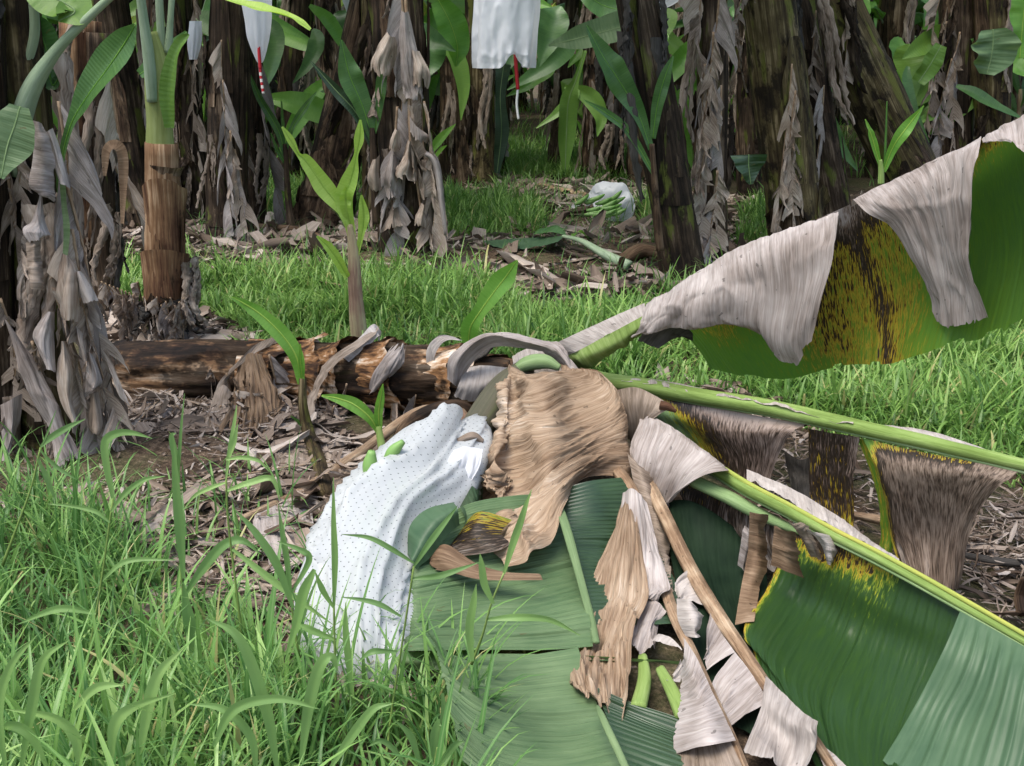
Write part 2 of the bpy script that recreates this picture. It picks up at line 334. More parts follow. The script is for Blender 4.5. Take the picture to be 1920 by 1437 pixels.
xs = np.concatenate([-np.geomspace(400, 8.3, 22), np.linspace(-8, 8, 150), np.geomspace(8.3, 400, 22)])
ys = np.concatenate([[-40, -10, -3], np.linspace(0, 16, 160), np.geomspace(16.5, 700, 40)])
X, Y_ = np.meshgrid(xs, ys)
Z = hgt(X, Y_) + np.where(Y_ < 16, .012 * fbm(X * 7, Y_ * 7, 21), 0)
# a low heap of mulch on the right and dead leaves piled under the left clump
for (cx, cy, a, sx, sy) in ((1.75, 3.95, .07, .4, .3), (-1.5, 3.9, .08, .8, .5), (-.6, 8.0, .10, 1.2, .5), (1.2, 8.4, .10, 1.2, .6)):
    Z += a * np.exp(-((X - cx) / sx) ** 2 - ((Y_ - cy) / sy) ** 2)
mb = MB(); mb.grid(np.stack([X, Y_, Z], -1), np.stack([X, Y_], -1))
b = NB('soil', .95, .1)
a1 = b.noise((2.2,) * 3, 6, 'Object'); a2 = b.noise((38,) * 3, 4, 'Object', rough=.7); a3 = b.noise((120,) * 3, 2, 'Object')
f = b.math('ADD', b.math('MULTIPLY', a1, .35), b.math('ADD', b.math('MULTIPLY', a2, .5), b.math('MULTIPLY', a3, .2)))
c = b.ramp(f, [(.38, (.02, .014, .010)), (.5, (.055, .038, .026)), (.58, (.12, .085, .058)), (.66, (.23, .17, .12))])
gsp = b.noise((1.1,) * 3, 5, 'Object', rough=.65); k = b.ramp(gsp, [(.47, (0, 0, 0)), (.55, (1, 1, 1))])
c = b.mix(b.math('MULTIPLY', k, .45), c, (.035, .055, .018)); b.col(c); b.bump(f, .9, .03)
tag(mb.build('ground', b.m), kind='structure')

# ---------------------------------------------------------------- scatter of blades and of dead leaf pieces
def blades(mb, xy, L, wd, az, lean, bend, tint, K=4, cols=2, fold=.3, z0=None, mi=0):
    n = len(xy); s = np.linspace(0, 1, K + 1)
    th = lean[:, None] + bend[:, None] * s[None, :] ** 1.4
    ds = L[:, None] / K
    hx = np.concatenate([np.zeros((n, 1)), np.cumsum(np.sin((th[:, 1:] + th[:, :-1]) / 2) * ds, 1)], 1)
    hz = np.concatenate([np.zeros((n, 1)), np.cumsum(np.cos((th[:, 1:] + th[:, :-1]) / 2) * ds, 1)], 1)
    wv = wd[:, None] * np.minimum(1, .35 + s * 3)[None, :] * (1 - s ** 2.6)[None, :] * .5
    base = np.stack([xy[:, 0], xy[:, 1], hgt(xy[:, 0], xy[:, 1]) - .01 if z0 is None else z0], -1)
    D = np.stack([np.cos(az), np.sin(az), 0 * az], -1); rot = az + np.pi / 2
    S = np.stack([np.cos(rot), np.sin(rot), 0 * az], -1)
    P = base[:, None] + D[:, None] * hx[..., None] + np.array((0, 0, 1.)) * hz[..., None]
    cs = np.linspace(-1, 1, cols)
    V = P[:, :, None] + S[:, None, None] * (wv[:, :, None] * cs)[..., None]
    if cols > 2: V[..., 2] += fold * wv[:, :, None] * np.abs(cs)
    idx = np.arange(n * (K + 1) * cols).reshape(n, K + 1, cols)
    q = np.stack([idx[:, :-1, :-1], idx[:, :-1, 1:], idx[:, 1:, 1:], idx[:, 1:, :-1]], -1).reshape(-1, 4)
    uv = np.stack(np.broadcast_arrays(s[None, :, None] * np.ones((n, 1, 1)), cs[None, None, :] * .5), -1).reshape(-1, 2)
    mb.add(V.reshape(-1, 3), q, uv, np.repeat(tint, (K + 1) * cols), mi)
def pieces(mb, xy, L, wd, yaw, pitch, roll, curl, bend, z, tint, K=5, C=4, seed=0):
    n = len(xy); s = np.linspace(-1, 1, K); c = np.linspace(-1, 1, C)
    ss, cc = np.meshgrid(s, c, indexing='ij')
    rs = np.random.RandomState(seed)
    e0 = rs.uniform(.1, 1, n)[:, None, None]; e1 = rs.uniform(.1, 1, n)[:, None, None]
    wp = np.minimum(1, e0 + (1 - e0) * np.minimum(1, (ss + 1) * 1.4)) * np.minimum(1, e1 + (1 - e1) * np.minimum(1, (1 - ss) * 1.4))
    x = ss[None] * L[:, None, None] * .5; ang = cc[None] * curl[:, None, None]
    R = wd[:, None, None] * .5 / np.maximum(.05, np.abs(curl[:, None, None]))
    y = R * np.sin(ang) * wp; zz = R * (1 - np.cos(ang)) * wp * np.sign(curl[:, None, None]) + bend[:, None, None] * L[:, None, None] * ss[None] ** 2
    x = x + rs.normal(0, .03, x.shape) * L[:, None, None]; y = y + rs.normal(0, .07, y.shape) * wd[:, None, None]; zz = zz + rs.normal(0, .07, zz.shape) * wd[:, None, None]
    cr, sr = np.cos(roll)[:, None, None], np.sin(roll)[:, None, None]; y, zz = y * cr - zz * sr, y * sr + zz * cr
    cp, sp = np.cos(pitch)[:, None, None], np.sin(pitch)[:, None, None]; x, zz = x * cp - zz * sp, x * sp + zz * cp
    cy, sy = np.cos(yaw)[:, None, None], np.sin(yaw)[:, None, None]; x, y = x * cy - y * sy, x * sy + y * cy
    V = np.stack([x + xy[:, 0, None, None], y + xy[:, 1, None, None], zz + (hgt(xy[:, 0], xy[:, 1]) + z)[:, None, None]], -1)
    idx = np.arange(n * K * C).reshape(n, K, C)
    q = np.stack([idx[:, :-1, :-1], idx[:, :-1, 1:], idx[:, 1:, 1:], idx[:, 1:, :-1]], -1).reshape(-1, 4)
    uv = np.stack(np.broadcast_arrays(ss[None] * L[:, None, None] * .5 + rs.rand(n, 1, 1) * 9, cc[None] * wd[:, None, None] * .5 + rs.rand(n, 1, 1) * 9), -1).reshape(-1, 2)
    mb.add(V.reshape(-1, 3), q, uv, np.repeat(tint, K * C))
def scatter(rs, poly, dens, x0, x1, y0, y1, edge=0):
    n = int(dens * (x1 - x0) * (y1 - y0)); xy = np.stack([rs.uniform(x0, x1, n), rs.uniform(y0, y1, n)], -1)
    px, py = proj(np.column_stack([xy, np.zeros(n)])); jx = 0
    if edge: px = px + edge * fbm(xy[:, 0] * 4, xy[:, 1] * 4, 33); py = py + edge * .5 * fbm(xy[:, 0] * 4, xy[:, 1] * 4, 37)
    return xy[inpoly(px, py, poly)]
def lawn(name, xy, rs, L0, L1, w0, w1, K=4, cols=2, lean=.5, bend=1.3, clump=.5, mat='grass', label=None, dk=0):
    n = len(xy); cl = fbm(xy[:, 0] * 5, xy[:, 1] * 5, 41); keep = rs.rand(n) < 1 - clump * (cl < -.12); xy = xy[keep]; cl = cl[keep]; n = len(xy)
    L = rs.uniform(L0, L1, n) * (1 + .8 * cl); ti = np.clip(rs.normal(.45, .2, n) + .25 * fbm(xy[:, 0] * 2.3, xy[:, 1] * 2.3, 51) + dk, 0, .93)
    ti = np.where(rs.rand(n) < .03, 1, ti)
    mb = MB(); blades(mb, xy, L, rs.uniform(w0, w1, n), rs.uniform(0, 2 * np.pi, n), rs.uniform(0, lean, n), rs.uniform(.2, bend, n) * rs.choice([1, 1, 1.5], n), ti, K, cols)
    return tag(mb.build(name, M[mat]), label, 'grass', kind='stuff')
rs = np.random.RandomState(11)
g1 = scatter(rs, POLY_G[0], 2700, -3.2, 4.2, 3.7, 9.2, 30)
lawn('grass', g1, rs, .08, .22, .008, .018, lean=.7, bend=2.0, label='bright green grass between the fallen trunk and the banana rows')
g2 = scatter(rs, POLY_G[0], 900, -3.2, 4.2, 3.7, 9.2, 30); g2 = g2[fbm(g2[:, 0] * 2.6, g2[:, 1] * 2.6, 71) > .12]
lawn('grass', g2, rs, .20, .36, .008, .018, K=6, lean=.6, bend=2.0, clump=0, label='taller loose grass tufts standing out of the green grass band', dk=.12)
far = [scatter(rs, p, 1500, -4.5, 6, 8.5, 21, 25) for p in POLY_G[1:]]
nf = 26000; fx = np.stack([rs.uniform(-14, 14, nf), rs.uniform(12.5, 32, nf)], -1)
fpx, fpy = proj(np.column_stack([fx, np.zeros(nf)])); fx = fx[(fpx > -60) & (fpx < 1980) & (fbm(fx[:, 0] * .8, fx[:, 1] * .8, 61) > -.1)]
fq = np.vstack(far + [fx]); qx, qy = proj(np.column_stack([fq, np.zeros(len(fq))])); fq = fq[~((qx > 1055) & (qx < 1205) & (qy > 375) & (qy < 470))]
lawn('grass', fq, rs, .14, .32, .012, .022, K=3, clump=.3, label='grass patches between the standing banana stems')

POLY_F = [(-80, 975), (60, 970), (170, 1000), (280, 1070), (410, 1160), (520, 1240), (600, 1330), (760, 1350), (900, 1330), (910, 1800), (-300, 1800)]
f1 = scatter(rs, POLY_F, 3100, -1.9, .2, 1.45, 3.7, 40)
lawn('grass', f1, rs, .08, .30, .005, .013, K=6, cols=3, lean=.5, bend=1.5, clump=.5, mat='grass_b', label='thick fresh green grass at the bottom left', dk=.08)
f2 = np.vstack([scatter(rs, [(-80, 850), (520, 880), (640, 1090), (640, 1330), (-80, 1330)], 200, -2.3, 0, 2.0, 4.4, 40), scatter(rs, [(560, 1180), (900, 1240), (900, 1450), (600, 1450)], 900, -.8, .1, 1.9, 3, 20),
                scatter(rs, [(860, 330), (1250, 360), (1250, 560), (350, 520), (350, 430)], 160, -4, 2, 7, 14, 20)])
lawn('grass', f2, rs, .10, .30, .006, .012, K=6, cols=3, lean=.6, bend=1.6, clump=.2, mat='grass_b', label='scattered grass shoots growing through the dead leaf litter')
f3 = scatter(rs, POLY_F, 210, -1.9, .2, 1.5, 3.5, 60)
lawn('grass', f3, rs, .24, .44, .009, .018, K=9, cols=3, lean=.4, bend=1.3, clump=.2, mat='grass_b', label='long arching grass blades rising from the foreground grass', dk=.14)

def litter(name, sets, label, seed=3):
    rs = np.random.RandomState(seed); mb = MB()
    for (poly, dens, box, L0, L1, a0, zh, edge) in sets:
        xy = scatter(rs, poly, dens, *box, edge); n = len(xy)
        if n == 0: continue
        L = rs.uniform(L0, L1, n) * rs.choice([.6, 1, 1.4], n); wd = L * rs.uniform(.12, .5, n) * a0
        pieces(mb, xy, L, wd, rs.uniform(0, 6.3, n), rs.normal(0, .22, n), rs.normal(0, .4, n), rs.uniform(.3, 1.9, n) * rs.choice([-1, 1], n), rs.normal(0, .10, n),
               rs.uniform(.0, 1, n) ** 1.5 * zh + .008, np.clip(rs.normal(.62, .22, n), .05, 1), seed=seed + n)
    return tag(mb.build(name, M['litter']), label, 'leaf litter', kind='stuff')
LB = (-3.2, .9, 2.3, 5.2)
litter('leaf_litter', [([(-60, 745), (330, 760), (620, 750), (700, 900), (640, 1110), (420, 1120), (250, 1010), (-60, 985)], 260, LB, .08, .28, .7, .06, 20),
                       ([(-60, 745), (330, 760), (620, 750), (700, 900), (640, 1200), (420, 1150), (250, 1030), (-60, 1000)], 2200, LB, .03, .12, .5, .06, 20),
                       ([(200, 1000), (640, 1050), (700, 1330), (450, 1330), (200, 1100)], 500, LB, .04, .16, .6, .03, 30),
                       ([(600, 1000), (1060, 960), (1170, 1300), (700, 1400)], 260, (-1.2, 1.4, 1.9, 4.2), .04, .14, .5, .012, 20)],
       'grey brown dead banana leaf litter around the fallen trunk')
litter('leaf_litter', [([(340, 425), (560, 430), (700, 440), (860, 462), (950, 450), (1260, 440), (1265, 560), (1150, 555), (1080, 560), (960, 545), (900, 525), (600, 510), (370, 505)], 240, (-3.4, 1.9, 7.0, 10.6), .10, .42, .8, .08, 25),
                       ([(340, 425), (1260, 430), (1265, 560), (1080, 565), (600, 515), (370, 510)], 900, (-3.4, 1.9, 7.0, 10.6), .04, .16, .35, .05, 25),
                       ([(860, 330), (930, 335), (1250, 355), (1250, 405), (1060, 420), (1000, 380), (900, 370)], 350, (-1, 2.5, 9.5, 15), .08, .30, .8, .07, 25),
                       ([(-60, 380), (380, 400), (380, 470), (-60, 520)], 160, (-6, -2, 7.5, 12), .08, .3, 1, .08, 20), ([(1250, 380), (1990, 380), (1990, 450), (1250, 560)], 160, (1, 6, 7.5, 12.5), .08, .3, 1, .08, 20),
                       ([(170, 570), (330, 585), (470, 630), (480, 680), (180, 670)], 900, (-3, -1, 5.0, 7), .05, .2, 1, .06, 15)],
       'pale dead leaf litter at the feet of the standing stems', 5)
litter('leaf_litter', [([(1180, 712), (1370, 722), (1480, 765), (1200, 750)], 700, (.4, 1.8, 3.8, 5.5), .05, .2, .9, .04, 12),
                       ([(1420, 780), (1640, 850), (1800, 985), (2000, 960), (2000, 1230), (1500, 1150), (1400, 900)], 900, (.6, 2.6, 2.4, 4.6), .03, .14, .35, .05, 15),
                       ([(1800, 950), (2000, 940), (2000, 1080), (1800, 1080)], 2200, (1, 2.4, 2.8, 4.4), .03, .12, .25, .06, 10)],
       'chopped dry mulch and leaf scraps behind the broken leaves', 8)
# ---------------------------------------------------------------- reusable leaf and stem meshes
def frond(mb, rib, Wf, seg, droop, rng, fwd=.35, conv=.0, nuu=60, nv=6, wr=.006, ribr=.012, side=None, p=1.0, a=0.0, curl=0.0, rmi=1):
    P = CR(rib, nuu); T = norm(np.gradient(P, axis=0)); up = np.array((0, 0, 1.))
    L = np.concatenate([[0], np.cumsum(np.linalg.norm(np.diff(P, axis=0), axis=1))]); Lt = L[-1]
    for sg in (-1, 1):
        S0 = np.cross(T, up) if side is None else np.broadcast_to(np.asarray(side, float), T.shape)
        S0 = norm(S0 - T * (S0 * T).sum(1, keepdims=True)) * sg
        t = seg(rng)[0] * rng.rand() * .3 + .03
        while t < .985:
            ln, gap = seg(rng); te = min(.99, t + ln)
            n = max(3, int((te - t) * nuu * .8)); tt = np.linspace(t, te, n); ii = tt * (nuu - 1); i0 = np.minimum(ii.astype(int), nuu - 2); fr = (ii - i0)[:, None]
            Pb = P[i0] * (1 - fr) + P[i0 + 1] * fr; Tb = norm(T[i0]); Sb = S0[i0]
            Wd = np.array([Wf(x) for x in tt]) * rng.uniform(.85, 1.05)
            dr = max(0., droop(rng)); g = [Pb]; cur = Pb; tw = rng.uniform(-1, 1)
            Nn = np.cross(Tb, Sb); cb = rng.uniform(-1, 1) * curl
            for j in range(1, nv + 1):
                s = j / nv; k = np.clip(dr * s ** p, 0, .97)
                d = norm(Sb + Tb * (fwd + .25 * tw * s)); d = norm(d * (1 - k) + np.array((0, 0, -1.)) * k + Nn * (cb * math.sin(3 * s + tw)))
                cur = cur + d * (Wd / nv)[:, None]; g.append(cur)
            g = np.array(g); cen = g.mean(1, keepdims=True); sv = np.linspace(0, 1, nv + 1)[:, None, None]
            g = g + (cen - g) * (conv * rng.uniform(.4, 1) * sv)
            nz = fbm(np.linspace(0, 3 + n * .25, n)[None, :] + rng.rand() * 50, np.linspace(0, 2.5, nv + 1)[:, None], 7)
            g = g + Nn[None] * (wr * (.3 + sv) * nz[..., None])
            U = tt * Lt; V = np.linspace(0, 1, nv + 1) * Wd.mean()
            uv = np.stack(np.meshgrid(U, V), -1); mb.grid(g, uv, a if not callable(a) else a(rng, tt, nv), 0)
            t = te + gap
    if ribr: tube(mb, P[::4], [ribr * (1 - .75 * x) for x in np.linspace(0, 1, len(P[::4]))], 6, mi=rmi)
def stem(mb, pts, rad, nseg=36, rows=None, seed=0, amp=.10, tw=2.2, ns=2, step=.07):
    P0 = np.array(pts, float); Lg = np.linalg.norm(np.diff(P0, axis=0), axis=1).sum(); n = rows or max(24, int(Lg * 26))
    P = CR(P0, n); R = CR(np.array(rad, float).reshape(-1, 1), n)[:, 0]; T, A, B = frames(P)
    L = np.linspace(0, Lg, n); th = np.linspace(0, 2 * np.pi, nseg, endpoint=False)
    ll, tt = np.meshgrid(L, th, indexing='ij')
    k = amp * fbm(np.cos(tt) * 2.3 + 5, np.sin(tt) * 2.3 + ll * .9, seed) + amp * .5 * fbm(np.cos(tt) * 7 + ll * .4, np.sin(tt) * 7 + ll * 1.3, seed + 3)
    k = k + step * (((tt / (2 * np.pi)) * ns + ll * tw / 2.2 + .12 * vn(ll * 5, 0, seed + 8)) % 1)
    rr = R[:, None] * (1 + k)
    g = P[:, None] + rr[..., None] * (np.cos(tt)[..., None] * A[:, None] + np.sin(tt)[..., None] * B[:, None])
    g = np.concatenate([g, P[None, -1:].repeat(nseg, 1)], 0); L = np.append(L, L[-1] + .02)
    mb.grid(g, np.stack(np.meshgrid(th * R.mean(), L), -1), 0, 0, closed=True)
def template(fn, name, mats):             # build a mesh once; the temporary object goes away, its mesh is shared
    mb = MB(); fn(mb); o = mb.build(name, mats); me = o.data; bpy.data.objects.remove(o); return me
def put(me, name, parent, loc, rot=(0, 0, 0), s=(1, 1, 1)):
    o = bpy.data.objects.new(name, me); sc.collection.objects.link(o); o.parent = parent; o.location = loc; o.rotation_euler = rot; o.scale = s if hasattr(s, '__len__') else (s, s, s); return o
def hang_fn(seed, L=1.3, Wd=.24, conv=.5, sl=(.05, .16)):      # a dead leaf hanging from its stalk, the blade torn into drooping rags
    def f(mb):
        r = np.random.RandomState(seed); n = 24; ph = r.rand() * 9
        t = np.linspace(0, 1, n); P = np.stack([.05 * np.sin(t * 3 + ph) * t, .05 * np.sin(np.pi * t) + 0 * t, -L * t], -1)
        tt = .0
        while tt < .97:
            ln = r.uniform(*sl); te = min(.99, tt + ln); sg = r.choice([-1, 1]); b_ = r.uniform(-.9, 1.0); az = (0 if sg > 0 else math.pi) - b_ * sg
            m = max(4, int((te - tt) * L / .016)); k = 9; q = np.linspace(tt, te, m); Pb = np.stack([np.interp(q, t, P[:, c]) for c in range(3)], -1)
            D = np.array((math.cos(az), -abs(math.sin(az)), 0)); N = np.array((-D[1], D[0], 0)); env = .45 + .55 * math.sin(math.pi * min(1, .1 + tt * .95))
            Wl = Wd * env * r.uniform(.55, 1.25); f0 = r.uniform(.55, 1.35); f1 = r.uniform(1.3, 1.8); cc = conv * r.uniform(.3, 1.2); cu = r.uniform(-.9, .9); skew = r.uniform(-.3, .3)
            cur = Pb.copy(); g = [cur.copy()]
            for j in range(1, k + 1):
                s_ = j / k; fi = f0 + (f1 - f0) * s_ ** .7; d = D * math.cos(fi) - np.array((0, 0, 1.)) * math.sin(fi) + N * cu * math.sin(2.6 * s_)
                lenf = 1 + skew * (np.linspace(-1, 1, m))[:, None] + .12 * vn(np.linspace(0, 4, m), 0, seed)[:, None]
                cur = cur + norm(d) * Wl / k * lenf; g.append(cur.copy())
            g = np.array(g); sv = np.linspace(0, 1, k + 1)[:, None, None]; cen = g[:, int(m * r.uniform(.2, .9)) % m][:, None]
            g = g + (cen - g) * np.clip(cc * sv ** 1.3, 0, .93)
            x = np.linspace(-1, 1, m)[None, :, None]; g = g + N * (.035 * r.uniform(-1, 1) * (x ** 2) * sv + .02 * fbm(x[..., 0] * 2.2 + r.rand() * 9, sv[..., 0] * 2.4, 3)[..., None])
            g[..., 1] = np.minimum(g[..., 1], .03) if g.size else g[..., 1]
            mb.grid(g, np.stack(np.meshgrid(q * L, np.linspace(0, Wl, k + 1)), -1), 0, 0)
            tt += ln * r.uniform(.4, .9)
        tube(mb, P[::3], [.007 - .005 * x for x in np.linspace(0, 1, 8)], 6, mi=1)
    return f
HANG = [template(hang_fn(i, 1.3 + .1 * (i % 3), [.27, .34, .22, .30][i % 4], [.75, .6, .95, .7][i % 4], [(.10, .22), (.12, .34), (.06, .18), (.10, .42)][i % 4]), 'dry_leaf', [M[['hang', 'grey', 'grey_b', 'hang'][i % 4]], M['rib_dry']]) for i in range(8)]
def strip_fn(seed):                      # long dead sheath strip peeling off a stem
    def f(mb):
        r = np.random.RandomState(seed)
        for _ in range(3):
            L = r.uniform(.35, .95); w_ = r.uniform(.02, .055); n = 26; s_ = np.linspace(0, 1, n); x0 = r.uniform(-.08, .08); z0 = r.uniform(-.3, 0); out = r.uniform(.02, .12)
            c = np.linspace(-1, 1, 6); cur = r.uniform(.4, 1.6)
            g = np.zeros((n, 6, 3)); ww = w_ * (1 - .7 * s_ ** 2)
            g[..., 0] = x0 + .05 * np.sin(s_ * r.uniform(2, 6) + 1)[:, None] + ww[:, None] * np.sin(c * cur)[None]; g[..., 1] = -(out * s_ ** 2 * np.cos(s_ * r.uniform(0, 3)))[:, None] - (ww[:, None] * (np.cos(c * cur)[None])) - .01
            g[..., 2] = z0 - L * s_[:, None]; g += .006 * r.randn(n, 6, 3)
            mb.grid(g)
    return f
STRIP = [template(strip_fn(200 + i), 'dead_sheath', M[['grey_b', 'dark', 'stem_dark', 'stem_brown', 'hang'][i]]) for i in range(5)]
def crown_fn(seed, L=2.1, Wd=.30, a0=62, a1=-35, dr=(.15, .5), sl=(.03, .3)):
    def f(mb):
        rr = np.random.RandomState(seed); P = [np.zeros(3)]; n = 12
        for i in range(n):
            t = i / (n - 1); an = math.radians(a0 + (a1 - a0) * t ** 1.2); P.append(P[-1] + np.array((math.cos(an), .04 * math.sin(seed + 3 * t), math.sin(an))) * L / n)
        frond(mb, P, lambda t: Wd * max(0, min(1, (t - .13) * 7)) * (1 - max(0, t - .62) ** 2 * 5.2) if t > .13 else .002, lambda q: (q.uniform(*sl), .002), lambda q: q.uniform(*dr), rr, fwd=.25, nv=5, wr=.006, ribr=.022, p=.9, rmi=1)
    return f
CROWN = [template(crown_fn(20 + i, 2.0 + .15 * i, .27 + .02 * i, [65, 55, 72, 40, 60][i], [-30, -55, -10, -60, -75][i], [(.1, .4), (.3, .7), (.1, .3), (.3, .8), (.4, .8)][i]), 'leaf', [M['crown'], M['petiole']]) for i in range(5)]
SICKL = template(crown_fn(31, 1.7, .22, 30, -80, (.5, .95), (.08, .3)), 'yellow_leaf', [M['yellow'], M['midrib_y']])
for v in SICKL.attributes['decay'].data: v.value = .38
def sucker_fn(seed):
    def f(mb):
        r = np.random.RandomState(seed)
        tube(mb, [(0, 0, 0), (.01, 0, .25), (.0, .01, .55)], [.04, .028, .016], 10, mi=1)
        for k in range(5):
            az = k * 2.3 + r.uniform(-.4, .4); el = r.uniform(.9, 1.35); L = r.uniform(.35, .65); P = [np.array((0, 0, .25 + .06 * k))]
            for j in range(5): e = el - .12 * j * r.uniform(.5, 1.4); P.append(P[-1] + L / 5 * np.array((math.cos(az) * math.cos(e), math.sin(az) * math.cos(e), math.sin(e))))
            rleaf(mb, P, [.008, .03, .055, .05, .03, .002], 14, seed=seed + k, up=(math.sin(az), -math.cos(az), .5))
    return f
SUCK = [template(sucker_fn(40 + i), 'sprout', [M[['fresh', 'green', 'fresh'][i % 3]], M['suck']]) for i in range(3)]
def stem_fn(seed, h, r0):
    def f(mb):
        q = np.random.RandomState(seed); stem(mb, [(0, 0, -.05), (.05 * q.randn(), .05 * q.randn(), h * .35), (.08 * q.randn(), .08 * q.randn(), h)], [r0 * 1.25, r0, r0 * .68], 26, 44, seed)
    return f
STEMS = [template(stem_fn(60 + i, 2.7, .13 + .012 * (i % 3)), 'stem', M[k]) for i, k in enumerate(['stem_dark', 'stem_dark', 'stem_dark', 'stem_green', 'stem_dark', 'stem_brown'])]

# ---------------------------------------------------------------- the dense rows behind, plants too alike to tell apart
rg = random.Random(77)
def dress(root, rg, h, r, nd, nc, top=(0, 0), dz=(.45, 1.0), ds=(.8, 1.15), crown_s=(.9, 1.15)):
    for k in range(nd):
        az = rg.uniform(0, 6.28) if rg.random() < .4 else rg.uniform(math.pi * 1.0, math.pi * 2.0); z = h * rg.uniform(*dz); me = rg.choice(HANG); q = z / h
        put(me, 'dry_leaf', root, (top[0] * q + r * .95 * math.cos(az), top[1] * q + r * .95 * math.sin(az), z), (rg.uniform(-.08, .08), rg.uniform(-.12, .12), az + math.pi / 2 + rg.uniform(-.3, .3)),
            (rg.uniform(.8, 1.2), 1, rg.uniform(*ds) * min(1, z / 1.35)))
    for k in range(max(2, nd * 2)):
        az = rg.uniform(math.pi * 1.0, math.pi * 2.0); z = h * rg.uniform(.25, .95); q = z / h
        put(rg.choice(STRIP), 'dead_sheath', root, (top[0] * q + r * 1.0 * math.cos(az), top[1] * q + r * 1.0 * math.sin(az), z), (0, math.atan2(top[0], h) * .8, az + math.pi / 2), (1, 1, min(1.2, z / 1.2)))
    a = rg.uniform(0, 6.28)
    for k in range(nc if nc < 6 or h > 2.69 and top == (0, 0) else 4):
        me = rg.choice(CROWN); put(me, 'leaf', root, (top[0], top[1], h - .1 + .03 * k), (0, rg.uniform(-.25, .3), a + k * 2.4), rg.uniform(*crown_s))
spots = []
for row in range(12):
    Y = 13.6 + row * 1.9; nx = int((Y * 1.05 + 2) / 1.65)
    for k in range(nx):
        x = (k - nx / 2 + .5) * 1.65 + rg.uniform(-.45, .45); y = Y + rg.uniform(-.6, .6); px, py = proj((x, y, 0)); px = px[0]
        if -120 < px < 2040 and not (930 < px < 1075 and y < 20) and not (192 < px < 216 and y < 24): spots.append((x, y))
for i, (x, y) in enumerate(spots):
    gr = 'banana plants in the rows behind'
    root = thing('banana_plant', 'banana plant with dead hanging leaves standing in the crowded rows far behind', 'banana plant', (x, y, float(hgt(x, y)) - .03), gr)
    root.rotation_euler = (rg.uniform(-.08, .08), rg.uniform(-.10, .10), 0)
    me = STEMS[i % 6]; s = rg.uniform(.85, 1.2); put(me, 'stem', root, (0, 0, 0), (0, 0, rg.uniform(0, 6)), (s, s, 1))
    near = y < 22
    dress(root, rg, 2.7, .14 * s, 4 if near else 3, 6 if y < 28 else 5, crown_s=(.8, 1.2))
    if rg.random() < .45: put(SICKL, 'yellow_leaf', root, (0, 0, 2.3), (0, rg.uniform(.1, .6), rg.uniform(3.4, 6)), rg.uniform(.7, 1))
    for _ in range(2):
        if rg.random() < .9: put(rg.choice(CROWN), 'leaf', root, (0, 0, rg.uniform(1.3, 2.3)), (0, rg.uniform(-.3, .5), rg.uniform(3.0, 6.4)), rg.uniform(.5, .95))
    if rg.random() < .7: put(rg.choice(SUCK), 'sprout', root, (rg.uniform(-.4, .4), rg.uniform(-.6, -.2), 0), (0, 0, rg.uniform(0, 6)), rg.uniform(1, 2.3))

# ---------------------------------------------------------------- the standing plants in view, one by one
def plates(root, mb_pts, rad, n, seed, mats, zmin=0.0, cam=True):
    q = np.random.RandomState(seed); P = CR(np.array(mb_pts), 120); Rr = CR(np.array(rad, float).reshape(-1, 1), 120)[:, 0]; Lg = np.linalg.norm(np.diff(P, axis=0), axis=1).sum()
    for k in range(n):
        L = q.uniform(.3, .9); t0 = q.uniform(0, max(.05, 1 - L / Lg)); t1 = min(.999, t0 + L / Lg); ac = q.uniform(math.pi * 1.02, math.pi * 1.98); wa = q.uniform(.35, 1.1); m, nn_ = 22, 34
        u = np.linspace(-1, 1, m)[None]; v = np.linspace(0, 1, nn_)[:, None]; topc = .0 + .45 * np.abs(u) ** q.uniform(1, 2.5) + .10 * fbm(u * 4, 0 * u, seed + k, 4); vv = v * (1 - np.clip(topc, 0, .8)); t = t0 + (t1 - t0) * vv
        i = t * 119; i0 = np.minimum(i.astype(int), 118); f = (i - i0)[..., None]; c = P[i0] * (1 - f) + P[i0 + 1] * f; r = Rr[i0] * (1.09 + .06 * v ** 3 * q.uniform(0, 4) * (1 + u * q.uniform(-1, 1)) + .04 * fbm(u * 3, v * 3, seed + k + 7))
        a = ac + u * wa * (1 - .35 * v) + .25 * q.uniform(-1, 1) * v
        g = c + np.stack([r * np.cos(a), r * np.sin(a), 0 * r], -1); mb = MB(); mb.grid(g, np.stack(np.broadcast_arrays(u * wa * Rr.mean(), v * L), -1)); mb.build('sheath', M[mats[k % len(mats)]], root)
